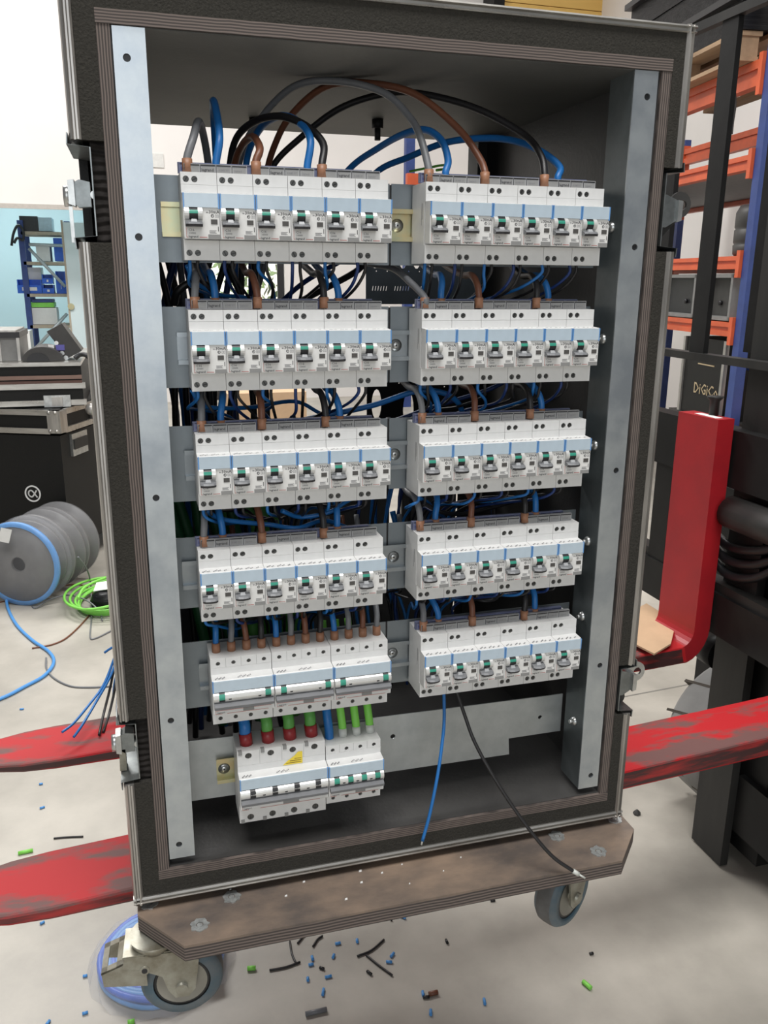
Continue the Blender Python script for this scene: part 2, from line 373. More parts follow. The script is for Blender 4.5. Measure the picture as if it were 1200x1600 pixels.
# outer aluminium edging with ribs; depth 30 mm, then ply shell behind
def edging_v(x_out, x_in, z0, z1):
    sg = 1 if x_in > x_out else -1; wd = abs(x_in - x_out)
    prof = [(0, .028), (0, -.004), (.0015, -.010), (.0035, -.0125), (.0048, -.0095), (.0065, -.0095), (.0078, -.0125), (.0095, -.0125), (wd, -.010), (wd, .028)]
    MB().prism([(x_out + sg * p, q) for p, q in prof], 'z', z0, z1).build('aluminium_edging', ALU, case)
def edging_h(z_out, z_in):
    sg = 1 if z_in > z_out else -1; wd = abs(z_in - z_out)
    prof = [(0, .028), (0, -.004), (.0012, -.0115), (.0032, -.013), (.0045, -.0095), (.0068, -.0095), (.0080, -.0125), (wd, -.011), (wd, .028)]
    MB().prism([(q, z_out + sg * p) for p, q in prof], 'x', OX0, OX1).build('aluminium_edging', ALUH, case)
for side, xo, xi in (('L', OX0, FX0), ('R', OX1, FX1)):
    z = OZ0
    for z0, z1 in sorted([(z0, z1) for s_, z0, z1 in DISH if s_ == side]) + [(OZ1, None)]:
        edging_v(xo, xi, z, z0); z = z1
edging_h(OZ1, FZ1); edging_h(OZ0, FZ0)
for (x0, x1) in ((OX0 + .002, OX0 + .011), (OX1 - .011, OX1 - .002)):
    zz = sorted([(z0, z1) for s_, z0, z1 in DISH if (s_ == 'L') == (x0 < 0)]); z = OZ0 + .002
    MB().box((x0, .10, OZ0 + .002), (x1, .535, OZ1 - .002)).build('outer_side_panel', BLACKCASE, case)
    for z0, z1 in zz + [(OZ1 - .002, None)]:
        MB().box((x0, .026, z), (x1, .1005, z0)).build('outer_side_panel', BLACKCASE, case); z = z1
MB().box((OX0, .026, OZ1 - .010), (OX1, .535, OZ1 - .001)).build('outer_top_panel', BLACKCASE, case)
MB().box((OX0, .026, OZ0 + .001), (OX1, .535, OZ0 + .009)).build('outer_base_panel', BLACKCASE, case)
MB().box((OX0 + .012, .018, .5524), (OX1 - .012, .535, OZ0 + .001)).build('base_skid', BLACKP, case)
# latches
def latch(side, z0, z1, big):
    s_ = -1 if side == 'L' else 1
    xo = OX0 if side == 'L' else OX1; xi = (FX0 + .0062) if side == 'L' else (FX1 - .0082)
    zc = (z0 + z1) / 2
    # dish tray: thin Z-shaped sheet
    pr = [(xo + s_ * .0022, z1 + .006), (xo + s_ * .003, z1 - .004), (xi, z1 - .006), (xi, z0 + .006), (xo + s_ * .003, z0 + .004), (xo + s_ * .0022, z0 - .006)]
    po = [(x + s_ * -.0014, z + (-.0014 if 0 < i < 3 else .0014 if 2 < i < 5 else 0)) for i, (x, z) in enumerate(pr)]
    lt = MB().prism(pr + [(x - s_ * .0012, z) for x, z in pr[::-1]], 'y', YF - .001, .10).build('latch_dish', STEELD, case)
    # hook body
    y0, y1 = (.004, .040) if side == 'R' else (.010, .030); xb = xi + s_ * .003
    x1_ = xo + s_ * (.012 if side == 'R' else .004)
    k_ = 1 if side == 'R' else .7
    poly = [(xb, zc + .016 * k_), (xb + s_ * .010, zc + .019 * k_), (x1_, zc + .012 * k_), (x1_ + s_ * .001, zc - .008 * k_), (xb + s_ * .012, zc - .018 * k_), (xb, zc - .017 * k_)]
    MB().prism(poly, 'y', y0 + .004, y1).bevel(.0015).build('latch_plate', STEELD, lt)
    fold = [(x1_ - s_ * .004, zc + .013), (x1_ + s_ * .002, zc + .012), (x1_ + s_ * .002, zc - .010), (x1_ - s_ * .004, zc - .012)]
    MB().prism(fold, 'y', y0, y1).bevel(.001).build('latch_fold', STEEL, lt)
    MB().cyl((xb - s_ * .004, y0, zc - .001), (xb - s_ * .004, y1, zc - .001), .0042).build('latch_rivet', STEEL, lt)
    # twist lobe ring with hole
    if side == 'R':
        ring = circ(x1_ + s_ * .009, zc + .009, .0150, 20); hole = circ(x1_ + s_ * .012, zc + .009, .0060, 14)
        MB().prism(ring, 'y', y0 + .016, y0 + .019, [hole]).build('latch_lobe', GREYD if big else STEEL, lt)
        if big:
            tri = [(xi + s_ * .001, z0 + .006), (xi + s_ * .010, z0 + .008), (x1_ + s_ * .012, zc - .004), (x1_ + s_ * .006, zc - .006), (xi + s_ * .016, zc - .018), (xi + s_ * .002, zc - .016)]
            MB().prism(tri, 'y', y0 + .017, y0 + .020).build('latch_arm', GREYM, lt)
        else:
            MB().prism(circ(xi + s_ * .012, zc - .024, .011, 18), 'y', y0 + .010, y0 + .013, [circ(xi + s_ * .011, zc - .026, .0035, 10)]).build('latch_lobe', GREYD, lt)
    else:
        MB().cyl((x1_, y0 + .012, zc - .002), (x1_ - .007, y0 + .012, zc - .002), .010, n=18).bevel(.001).build('latch_knob', STEEL, lt)
        if big: MB().box((x1_ - .003, y0 + .010, zc - .046), (x1_ + .0005, y0 + .012, zc - .010)).build('latch_tab', STEEL, lt)
        else: MB().hexa([(x1_, y0 + .004, zc - .036), (x1_ + .008, y0 + .004, zc - .036), (x1_ + .008, y0 + .022, zc - .036), (x1_, y0 + .022, zc - .036), (x1_ + .001, y0 + .004, zc - .008), (x1_ + .008, y0 + .004, zc - .008), (x1_ + .008, y0 + .022, zc - .008), (x1_ + .001, y0 + .022, zc - .008)]).build('latch_tab', ZINCY, lt)
for i, (sd, z0, z1) in enumerate(DISH): latch(sd, z0, z1, z0 > 1)
# rack rails: L profile, 30 mm front flange with holes, 45 mm inward flange
HZ = [1.4998, 1.3389, 1.0711, .8036, .636]
for nm, x0, x1, xi in (('L', -.0557, -.0257, -.0257), ('R', .4976, .5276, .4976)):
    xc = (x0 + x1) / 2 + (-.003 if nm == 'L' else .003)
    r_ = MB().prism([(x0, .617), (x1, .617), (x1, 1.5265), (x0, 1.5265)], 'y', -.0065, -.0045, [circ(xc, z, .0037, 14) for z in HZ]).build('rack_rail', GALVR, case)
    if nm == 'R':
        MB().box((xi, -.0046, .617), (xi + .002, .045, 1.5265)).build('rail_flange', FLANGE, r_)
    else: MB().box((x0, -.0046, .617), (x0 + .002, .045, 1.5265)).build('rail_flange', GALV, r_)
    for z in HZ:
        MB().box((xc - .006, -.0044, z - .006), (xc + .006, -.001, z + .006)).build('hole_backing', BLACKP, r_)
ZR = [1.36 + d_ for d_ in (0, -.1343, -.2656, -.3977, -.5303, -.6642)]
for z in [pX(u, v, .497).z for u, v in ((960, 355), (942, 530), (927, 695), (917, 845), (905, 960), (893, 1123))]:
    yb = .018; bo = MB()
    bo.lathe([(0, -.0045), (.004, -.0045), (.0062, -.002), (.0064, 0)], (.4976, yb, z), (1, 0, 0), 16).cyl((.490, yb, z), (.4935, yb, z), .003, n=6).build('flange_bolt', STEEL, case)
# rear rails + rear perforated plates
MB().box((.498, .49, IZ0), (.530, .493, IZ1)).box((.498, .45, IZ0), (.500, .49, IZ1)).build('rear_rail', GREYM, case)
rp = [(.303, 1.262), (.500, 1.262), (.500, 1.375), (.303, 1.375)]
hs = []
for k in range(5): hs.append(circ(.318 + k * .023, 1.327, .0055, 10, .010))
for k in range(16): hs.append([(.313 + k * .0045 + (.010 if k > 5 else 0) + (.008 if k > 11 else 0) + a_, 1.283 + b_) for a_, b_ in ((0, 0), (.0012, 0), (.0025, .007), (.0013, .007))])
for k in range(6): hs.append(circ(.320 + k * .018, 1.313, .0010, 6))
MB().prism(rp, 'y', .42, .422, hs).build('rear_vent_plate', M('blue_grey_plate', (.15, .175, .195), .5, metal=.3, var=.15), case)
hs = [circ(.3215, 1.101, .0085, 16, .025), circ(.377, 1.090, .0095, 16, .030)] + [circ(.36 + .02 * k, 1.135 - .008 * (k % 3), .0012, 6) for k in range(6)]
MB().prism([(.305, 1.0), (.500, 1.0), (.500, 1.215), (.305, 1.215)], 'y', .42, .422, hs).build('rear_black_plate', BLACKM, case)
MB().box((IX0 + .001, .497, IZ0 + .001), (.368, .505, 1.055)).build('rear_panel', INNER, case); MB().box((.392, .497, IZ0 + .001), (.497, .505, 1.055)).build('rear_panel', INNER, case); MB().box((.368, .497, IZ0 + .001), (.392, .505, .86)).build('rear_panel', INNER, case)
# ceiling bolts
for u, v in ((590, 187), (398, 185)):
    q = pZ(u, v, 1.5255); mb = MB().cyl(q, q - Vector((0, 0, .012)), .0085, n=14).cyl(q - Vector((0, 0, .012)), q - Vector((0, 0, .028)), .0045, n=10)
    mb.build('ceiling_bolt', GREYM, case)

# ================================================================== wheel board
BX0, BX1, BY0, BZ0, BZ1 = -.098, .579, -.080, .5305, .552
wbd = thing('wheel_board', 'worn brown plywood wheel board with cut corners under the flight case', 'dolly', ((BX0 + BX1) / 2, .25, BZ0))
ch = .052
poly = [(BX0 + ch, BY0), (BX1 - ch, BY0 - .003), (BX1, BY0 + ch), (BX1, .70 - ch), (BX1 - ch, .70), (BX0 + ch, .70), (BX0, .70 - ch), (BX0, BY0 + ch + .014)]
MB().prism(poly, 'z', BZ0, BZ1 - .003).build('board_edge', WOODEDGE, wbd)
MB().prism(poly, 'z', BZ1 - .003, BZ1).bevel(.001).build('board_top', BOARD, wbd)
for i, (u, v) in enumerate(((233, 1412), (362, 1402), (312, 1446), (870, 1307), (960, 1280), (935, 1331))):
    q = pZ(u, v, BZ1); mb = MB(); n = 20; rr = [.0105 + .0012 * math.sin(k * 2.1 + i) + (.0008 if k % 4 == 0 else 0) for k in range(n)]
    top = [(q.x + rr[k] * math.cos(2 * math.pi * k / n), q.y + rr[k] * math.sin(2 * math.pi * k / n)) for k in range(n)]
    mb.prism(top, 'z', BZ1, BZ1 + .0014, [circ(q.x, q.y, .0045, 12)]).cyl((q.x, q.y, BZ1 - .0002), (q.x, q.y, BZ1 + .0009), .0035, n=10)
    mb.build('tee_nut', M('tee_nut_zinc', (.62, .64, .63), .4, metal=.7, var=.35, scale=200) if i == 0 else bpy.data.materials['tee_nut_zinc'], wbd)

def caster(cx, cy, ang, brake, wr=.0505, ww=.034, px_=0, py_=0):
    """swivel caster hung under the board; ang = heading of the wheel plane"""
    z0 = BZ0; d = Vector((math.cos(ang), math.sin(ang), 0)); s_ = Vector((-d.y, d.x, 0)); off = .030
    wc = Vector((cx, cy, z0 - .118 + wr)) + d * off
    root = MB().box((cx + px_ - .045, cy + py_ - .035, z0 - .003), (cx + px_ + .045, cy + py_ + .035, z0)).cyl((cx, cy, z0 - .003), (cx, cy, z0 - .016), .030, .026, n=20)
    root = root.build('caster', ZINCY, wbd)
    # yoke cheeks
    for sg in (-1, 1):
        o = s_ * (sg * (ww / 2 + .005)); th = s_ * (sg * .003)
        prof = [(-.034, z0 - .014), (.040, z0 - .014), (.052, z0 - .030), (off + .016, wc.z - .004), (off + .008, wc.z - .014), (off - .008, wc.z - .014), (off - .016, wc.z - .002), (off - .022, wc.z + .020), (-.020, wc.z + .036), (-.038, wc.z + .040)]
        base = Vector((cx, cy, 0)); mb = MB()
        A_ = [base + d * p + o + Vector((0, 0, z)) for p, z in prof]; B_ = [q + th for q in A_]
        mb.rings([A_, B_], smooth=False); mb.build('caster_cheek', ZINCY, root)
    mb = MB(); b0 = Vector((cx, cy, 0))
    A_ = [b0 + d * -.036 - s_ * (ww / 2 + .007), b0 + d * .046 - s_ * (ww / 2 + .007), b0 + d * .046 + s_ * (ww / 2 + .007), b0 + d * -.036 + s_ * (ww / 2 + .007)]
    mb.rings([[q + Vector((0, 0, z0 - .016)) for q in A_], [q + Vector((0, 0, z0 - .012)) for q in A_]], smooth=False); mb.build('caster_crown', ZINCY, root)
    prof = [(wr - .016, -ww / 2), (wr - .006, -ww / 2), (wr - .001, -ww / 2 + .006), (wr, -.004), (wr, .004), (wr - .001, ww / 2 - .006), (wr - .006, ww / 2), (wr - .016, ww / 2), (wr - .016, -ww / 2)]
    MB().lathe(prof, wc, s_, 40, mis=[0, 0, 1, 1, 1, 0, 0, 0]).build('caster_tyre', [TYREB, TYREG], root)
    MB().lathe([(0, -ww / 2 + .003), (wr - .023, -ww / 2 + .003), (wr - .020, -ww / 2 + .001), (wr - .0158, -ww / 2 + .001), (wr - .0158, ww / 2 - .001), (wr - .020, ww / 2 - .001), (wr - .023, ww / 2 - .003), (0, ww / 2 - .003)], wc, s_, 36, mis=[0, 0, 1, 1, 1, 0, 0]).build('caster_rim', [RIM, BLACKP], root)
    MB().cyl(wc - s_ * (ww / 2 + .012), wc + s_ * (ww / 2 + .012), .0075, n=14).build('axle_bolt', ZINCY, root)
    if brake:
        # pedal: folded sheet sticking out opposite to the trail
        hw = ww / 2 + .007; mb = MB()
        def pt(p, q, z): return b0 + d * p + s_ * q + Vector((0, 0, z))
        zt, zt2 = z0 - .018, z0 - .030
        pr = [(-.030, zt), (-.062, zt2)]
        for q0, q1 in ((-hw, -hw + .008), (hw - .008, hw)):
            mb.hexa([pt(-.030, q0, zt - .003), pt(-.062, q0, zt2 - .003), pt(-.062, q1, zt2 - .003), pt(-.030, q1, zt - .003), pt(-.030, q0, zt), pt(-.062, q0, zt2), pt(-.062, q1, zt2), pt(-.030, q1, zt)])
        for p0_, p1_ in ((-.030, -.044), (-.055, -.062)):
            f = lambda p: zt + (zt2 - zt) * (-.030 - p) / .032
            mb.hexa([pt(p0_, -hw, f(p0_) - .003), pt(p1_, -hw, f(p1_) - .003), pt(p1_, hw, f(p1_) - .003), pt(p0_, hw, f(p0_) - .003), pt(p0_, -hw, f(p0_)), pt(p1_, -hw, f(p1_)), pt(p1_, hw, f(p1_)), pt(p0_, hw, f(p0_))])
        for q0 in (-hw, hw):
            q1 = q0 * .93
            mb.hexa([pt(-.010, q0, zt - .040), pt(-.060, q0, zt2 - .020), pt(-.060, q1, zt2 - .020), pt(-.010, q1, zt - .040), pt(-.010, q0, zt + .004), pt(-.062, q0, zt2), pt(-.062, q1, zt2), pt(-.010, q1, zt + .004)])
        mb.build('brake_pedal', ZINCY, root)
        MB().cyl(pt(-.012, -hw - .002, z0 - .034), pt(-.012, hw + .002, z0 - .034), .006, n=14).cyl(pt(-.012, -hw - .0025, z0 - .034), pt(-.012, hw + .0025, z0 - .034), .0035, n=10, mi=1).build('brake_pivot', [ZINCY, BLACKP], root)
caster(-.080, -.020, math.radians(-4), True, px_=.04, py_=.03)
caster(.505, .000, math.radians(-150), False)
caster(-.035, .635, math.radians(20), False)
caster(.505, .650, math.radians(20), False)

# ================================================================== mounting plates with DIN rails
PXL = [.0, .0007, .0013, -.0025, .0047, .032]; PXR = [.2582, .2565, .2562, .2565, .2634]
YP = .051
RAILX0 = [-.019, -.010, -.009, -.019, -.006, .009]
for r in range(6):
    z = ZR[r] if r < 5 else .6957
    zl, zh = z - .044, z + .044
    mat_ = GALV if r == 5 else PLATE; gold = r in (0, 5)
    if r == 5: zl, zh = .655, .736
    mp_ = thing('mounting_plate', 'galvanised mounting plate with DIN rail, ' + ('topmost of six across the rack' if r == 0 else 'lowest of six, with notched lower edge' if r == 5 else ROWN[r] + ' from the top of six across the rack'), 'mounting plate', (.236, YP, zl), 'mounting plates in the rack')
    if r < 5:
        sx = .2335
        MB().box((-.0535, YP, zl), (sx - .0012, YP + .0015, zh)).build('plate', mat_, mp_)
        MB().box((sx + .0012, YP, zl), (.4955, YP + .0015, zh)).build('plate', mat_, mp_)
        MB().box((sx - .004, YP + .0016, zl + .001), (sx + .004, YP + .003, zh - .001)).build('seam_strip', BLACKP, mp_)
    else:
        poly = [(-.0535, .655), (.4170, .651), (.4150, .6765), (.4955, .6765), (.4955, .735), (-.0535, .740)]
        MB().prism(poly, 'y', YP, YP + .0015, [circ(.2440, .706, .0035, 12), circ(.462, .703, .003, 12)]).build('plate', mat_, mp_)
    x0 = RAILX0[r]; x1 = .236 if r == 5 else .478
    c = z - .0005
    # top hat section
    prof = [(.0440, c + .0175), (.0440, c + .0125), (.0505, c + .0125), (.0505, c - .0125), (.0440, c - .0125), (.0440, c - .0175), (.0450, c - .0175), (.0450, c - .0135), (.0509, c - .0135), (.0509, c + .0135), (.0450, c + .0135), (.0450, c + .0175)]
    if r == 5: x1 = .217
    MB().prism(prof, 'x', x0, x1).build('din_rail', GOLD if gold else RAILZ, mp_)
    for sxp in ([.2415] if r not in (5,) else [.0185]):
        MB().lathe([(0, -.0022), (.0030, -.0022), (.0042, -.001), (.0045, -.0005), (.0075, -.0004), (.0075, .0)], (sxp, .0505, c), (0, 1, 0), 18).cyl((sxp, .0480, c), (sxp, .0484, c), .0012, n=6, mi=1).build('rail_screw', [STEEL, BLACKP], mp_)

# ================================================================== breakers
W = .036; BW = .0358; H2 = .0422
def body_mesh(mb, w, holes_x, hr, h2=H2, top_z=None, bot_z=None, nose=.0222):
    """DIN module body: shoulders with screw wells, projecting nose"""
    tz = h2 - .0067 if top_z is None else top_z; bz = -(h2 - .0070) if bot_z is None else bot_z
    g = .0001
    # shoulders (front plates with wells)
    mb.prism([(g, .0305), (w - g, .0305), (w - g, h2), (g, h2)], 'y', 0, .004, [circ(x, tz, hr, 14) for x in holes_x], back=False, mi=0)
    mb.prism([(g, -h2), (w - g, -h2), (w - g, -nose - .0005), (g, -nose - .0005)], 'y', 0, .004, [circ(x, bz, hr, 14) for x in holes_x], back=False)
    mb.box((g, -.0004, nose - .0005), (w - g, .004, .0303))
    mb.box((g, .0038, -h2), (w - g, .047, h2))
    # nose
    pr = [(0, nose), (-.0145, nose - .0007), (-.0165, nose - .0022), (-.0160, nose - .0030), (-.0155, -.0205), (-.0148, -nose), (.001, -nose + .0006)]
    mb.prism(pr, 'x', g, w - g)
def screws(root, xs, zs, r):
    for z in zs:
        for x in xs:
            m_ = MB().cyl((x, .0016, z), (x, .0036, z), r, n=12, mi=0)
            a_ = random.uniform(0, 3.1); dx, dz = math.cos(a_) * r * .9, math.sin(a_) * r * .9
            px_, pz_ = -dz * .2, dx * .2
            m_.quad([(x - dx - px_, .0015, z - dz - pz_), (x + dx - px_, .0015, z + dz - pz_), (x + dx + px_, .0015, z + dz + pz_), (x - dx + px_, .0015, z - dz + pz_)], 1)
            m_.build('terminal_screw', [SCREW, BLACKP], root)
def cover(root, w, nose=.0222):
    e = .0016
    mb = MB().box((e, -.0176, .0078), (w - e, -.0160, nose - .0012), 0)
    c_ = mb.bevel(.0005).build('label_cover', COVER, root)
    for x0, x1 in ((.0002, e), (w - e, w - .0002)):
        MB().prism([(-.0172, .0068), (-.0158, .0068), (-.0150, nose - .001), (-.0176, nose - .001)], 'x', x0, x1).build('cover_edge', BLUEEDGE, c_)
def make_rcbo():
    root = thing('circuit_breaker', 'x', 'breaker')
    mb = MB(); body_mesh(mb, BW, (.0053, .0137), .0031); mb.build('body', WHITE, root)
    MB().box((.0008, -.0161, -.0216), (BW - .0008, -.0150, .0070)).build('front_label', LABELP, root)
    cover(root, BW)
    screws(root, (.0053, .0137), (H2 - .0067, -(H2 - .0070)), .0030)
    # rounded silver cradle
    mb = MB(); c = (-.0125, .0018); n = 10
    for x0, x1 in ((.0010, .0056), (.0142, .0186)):
        arc = [(c[0] - .0085 * math.sin(t), c[1] + .0072 * math.cos(t)) for t in [math.pi * k / n for k in range(n + 1)]]
        mb.prism(arc, 'x', x0, x1)
    mb.build('toggle_cradle', DRUM, root)
    mb = MB(); arc = [(c[0] - .0078 * math.sin(t), c[1] + .0066 * math.cos(t)) for t in [math.pi * k / 12 for k in range(13)]]
    cols = [1, 1, 1, 1, 0, 0, 1, 1, 1, 1, 1, 1]
    for k in range(12):
        mb.mi = cols[k]; (y0, z0), (y1, z1) = arc[k], arc[k + 1]
        mb.quad([(.0056, y0, z0), (.0142, y0, z0), (.0142, y1, z1), (.0056, y1, z1)])
    mb.build('indicator', [GREEN, BLACKP], root)
    # lever paddle
    mb = MB(); xs = [.0016, .0045, .0099, .0153, .0182]; dy = [-.0245, -.0268, -.0278, -.0268, -.0245]
    rings = []
    for x, y in zip(xs, dy): rings.append([(x, -.0165, -.0052), (x, y + .002, -.0066), (x, y, -.0085), (x, y + .001, -.0110), (x, -.0165, -.0098)])
    mb.mi = 0; mb.rings(rings, smooth=False)
    for f in mb.bm.faces:
        cz = sum(v.co.z for v in f.verts) / len(f.verts)
        if cz < -.0092: f.material_index = 1
    mb.hexa([(.0070, -.0220, -.0062), (.0130, -.0220, -.0062), (.0130, -.0165, -.0055), (.0070, -.0165, -.0055), (.0076, -.0205, -.0034), (.0124, -.0205, -.0034), (.0124, -.0165, -.0034), (.0076, -.0165, -.0034)], 2)
    mb.build('lever', [LEVER, LEVERD, GREYW], root)
    MB().box((.0268, -.0166, -.0079), (.0332, -.0160, -.0033)).bevel(.0003).build('test_button', M('test_button_grey', (.085, .08, .075), .5), root)
    Y_ = -.01625; mb = MB()
    mb.text('30mA', .0043, (.0250, Y_, .0023), mi=0); mb.text('IΔn', .0018, (.0222, Y_, .0027), mi=1)
    mb.prism(circ(.0285, .0001, .0016, 10), 'y', Y_, Y_ - .00005, [circ(.0285, .0001, .0011, 10)], mi=0)
    mb.text('*', .003, (.0275, Y_, -.0013), mi=0)
    for xx in (.0312, .0332): mb.prism([(xx, -.0013), (xx + .0015, -.0013), (xx + .0015, .0013), (xx, .0013)], 'y', Y_, Y_ - .00005, [[(xx + .0003, -.001), (xx + .0012, -.001), (xx + .0012, .001), (xx + .0003, .001)]], mi=2)
    mb.text('C16', .0034, (.0044, Y_, -.0148), mi=1); mb.text('10000', .0027, (.0048, Y_, -.0176), mi=1)
    mb.text('legrand', .0032, (.0042, Y_, -.0210), mi=0)
    def bar(x0, x1, z0, z1, mi): mb.quad([(x0, Y_, z0), (x1, Y_, z0), (x1, Y_, z1), (x0, Y_, z1)], mi)
    bar(.0150, .0226, -.0207, -.0202, 3); bar(.0022, .0025, -.0205, -.0115, 3); bar(.0022, .0040, -.0207, -.0203, 3)
    bar(.0335, .0342, -.0145, -.0100, 0)
    for k in range(3): bar(.0250, .0320 - .0012 * (k % 2), -.0143 - k * .0011, -.0138 - k * .0011, 2)
    mb.build('label_print', [INK, INKG, INKG, REDINK], root)
    MB().box((.0236, -.0164, -.0219), (.0352, -.0152, -.0176)).build('grey_tab', GREYBOX, root)
    # lettering on the top ledge of the nose
    mb = MB(); 
    for k, (a_, b_) in enumerate(((.003, .012), (.015, .025), (.027, .032))): [mb.quad([(a_ + .0018 * q_, -.0135 + .0016 * (q_ % 3), .02225), (a_ + .0018 * q_ + .0013, -.0135 + .0016 * (q_ % 3), .02225), (a_ + .0018 * q_ + .0013, -.0118 + .0016 * (q_ % 3), .02235), (a_ + .0018 * q_, -.0118 + .0016 * (q_ % 3), .02235)]) for q_ in range(int((b_ - a_) / .0018))]
    mb.build('ledge_print', INKG, root)
    MB().quad([(-.00005, .0120, .021), (-.00005, .0120, -.002), (-.00005, .0128, -.002), (-.00005, .0128, .021)]).quad([(-.00005, .0100, .021), (-.00005, .0100, .004), (-.00005, .0108, .004), (-.00005, .0108, .021)]).build('side_print', INKG, root)
    return root
PROTO = make_rcbo(); used = False
def place(proto, first, loc, label, group):
    o = proto if first else copy_tree(proto)
    o.location = loc; tag(o, label, 'breaker', group); return o
for r in range(5):
    for blk in 'LR':
        if r == 4 and blk == 'L': continue
        x = PXL[r] if blk == 'L' else PXR[r]
        for i in range(6):
            if blk == 'L': lb = f'white two-pole breaker, {ORD[i]} from the cable reels in the reel-side block on {ROWN[r]} plate'
            else: lb = f'white two-pole breaker, {ORD[5 - i]} from the forklift in the forklift-side block on {ROWN[r]} plate'
            place(PROTO, not used, (x + i * W, 0, ZR[r]), lb, 'white two-pole breakers'); used = True

def make_multi(w, n, label, group, h2=H2, windows=(), slots=(), wcol=GREEN, hr=.0026, nose=.0222, wh=.0068, tie=True, loc=(0, 0, 0)):
    root = thing('multipole_breaker', label, 'breaker', loc, group); p = w / n
    xs = [p * (k + .5) for k in range(n)]; L_ = Vector(loc)
    def B(mb, name, mats):
        ob = mb.build(name, mats, root, local=True); return ob
    mb = MB(); body_mesh(mb, w - .0002, xs, hr, h2); B(mb, 'body', WHITE)
    for z in (h2 - .0067, -(h2 - .0070)):
        for x in xs:
            m_ = MB().cyl((x, .0016, z), (x, .0036, z), hr - .0001, n=12, mi=0); m_.quad([(x - .0003, .0015, z - hr), (x + .0003, .0015, z - hr), (x + .0003, .0015, z + hr), (x - .0003, .0015, z + hr)], 1)
            B(m_, 'terminal_screw', [SCREW, BLACKP])
    c_ = B(MB().box((.0016, -.0176, .0078), (w - .0016, -.0160, nose - .0012)).bevel(.0005), 'label_cover', COVER)
    for x0, x1 in ((.0002, .0016), (w - .0016, w - .0003)):
        B(MB().prism([(-.0172, .0068), (-.0158, .0068), (-.0150, nose - .001), (-.0176, nose - .001)], 'x', x0, x1), 'cover_edge', BLUEEDGE).parent = c_
    c = (-.0120, .0005); arc = [(c[0] - .0085 * math.sin(t), c[1] + .0072 * math.cos(t)) for t in [math.pi * k / 10 for k in range(11)]]
    mb = MB().prism(arc, 'x', .0006, w - .0008)
    B(mb, 'toggle_bar', DRUM)
    for x in windows:
        mb = MB(); a2 = [(c[0] - .0087 * math.sin(t), c[1] + .0074 * math.cos(t)) for t in [math.pi * (1.2 + 6.0 * k / 8) / 10 for k in range(9)]]
        for k in range(8):
            (y0, z0), (y1, z1) = a2[k], a2[k + 1]
            mb.quad([(x - wh / 2, y0, z0), (x + wh / 2, y0, z0), (x + wh / 2, y1, z1), (x - wh / 2, y1, z1)], 0 if 2 <= k <= 5 else 1)
        o_ = B(mb, 'indicator_window', [wcol, BLACKP])
        if wcol is BLACKP:
            B(MB().text('O-OFF', .0024, (x - .0031, -.02085, .0005)), 'window_print', PAPER).parent = o_
    for x in slots:
        B(MB().box((x - .0016, -.0208, -.0014), (x + .0016, -.0195, -.0002)), 'bar_slot', BLACKP)
    prof = [(-.0155, -.0050), (-.0215, -.0068), (-.0232, -.0090), (-.0225, -.0125), (-.0155, -.0125)]
    mb = MB().prism(prof, 'x', .0012, w - .0014, mi=0)
    for f in mb.bm.faces:
        if sum(v.co.z for v in f.verts) / len(f.verts) < -.0115: f.material_index = 1
    B(mb, 'tie_lever', [LEVER, LEVERD])
    mb = MB(); Y_ = -.0159
    def bar(x0, x1, z0, z1, mi): mb.quad([(x0, Y_, z0), (x1, Y_, z0), (x1, Y_, z1), (x0, Y_, z1)], mi)
    bar(.0035, w - .004, -.0168, -.0164, 1); bar(.0025, .0028, -.021, -.0125, 1); bar(.0025, .010, -.0212, -.0208, 1); bar(.22 * w, .9 * w, -.0212, -.0208, 1)
    mb.text('legrand', .0030, (.0045, Y_, -.0203), mi=0); bar(.48 * w, .66 * w, -.0205, -.0150, 2)
    B(mb, 'label_print', [INKG, REDINK, GREYBOX])
    mb = MB()
    for q_ in range(18):
        x_ = (.004 + .0013 * q_) if q_ < 9 else (w * .42 + .0018 * (q_ - 9)); y_ = -.0130 + .0014 * ((q_ * 7) % 3)
        mb.quad([(x_, y_, .02225), (x_ + .001, y_, .02225), (x_ + .001, y_ + .0022, .02236), (x_, y_ + .0022, .02236)])
    B(mb, 'ledge_print', INKG)
    if n == 4:
        for k in range(1, n): B(MB().box((p * k - .00012, -.00015, .0235), (p * k + .00012, .0005, h2)), 'module_joint', GREYBOX)
    return root
p4 = None
names4 = ['white four-pole breaker with long silver toggle bar, nearest the cable reels on fifth plate', 'white four-pole breaker with long silver toggle bar, middle of three on fifth plate', 'white four-pole breaker with long silver toggle bar, nearest the forklift of three on fifth plate']
for k in range(3):
    if p4 is None: p4 = make_multi(.0717, 4, names4[0], 'four-pole breakers on the fifth plate', windows=(.0105, .0640), slots=(.0195, .0540)); o = p4
    else: o = copy_tree(p4)
    o.location = (PXL[4] + k * .072, 0, ZR[4]); o['label'] = names4[k]
big = make_multi(.1092, 4, 'wide white four-pole main switch with yellow sticker and black windows on the bottom plate', 'breakers on the bottom plate', h2=.0495, windows=(.0155, .0425, .0695, .0960), slots=(.029, .056, .083), wcol=BLACKP, hr=.0042)
big.location = (.0310, 0, .6960)
st = MB().prism([(.0555, .0235), (.0800, .0235), (.0800, .0395), (.0745, .0395), (.0700, .0345), (.0610, .0285)], 'y', -.0009, -.0005).build('yellow_sticker', YSTICK, big, local=True)
MB().box((.0590, -.00100, .0252), (.0785, -.0009, .0262)).box((.0640, -.00100, .0278), (.0785, -.0009, .0288)).box((.0700, -.00100, .0304), (.0785, -.0009, .0312)).build('sticker_print', M('sticker_ink', (.25, .16, .02), .6), st, local=True)
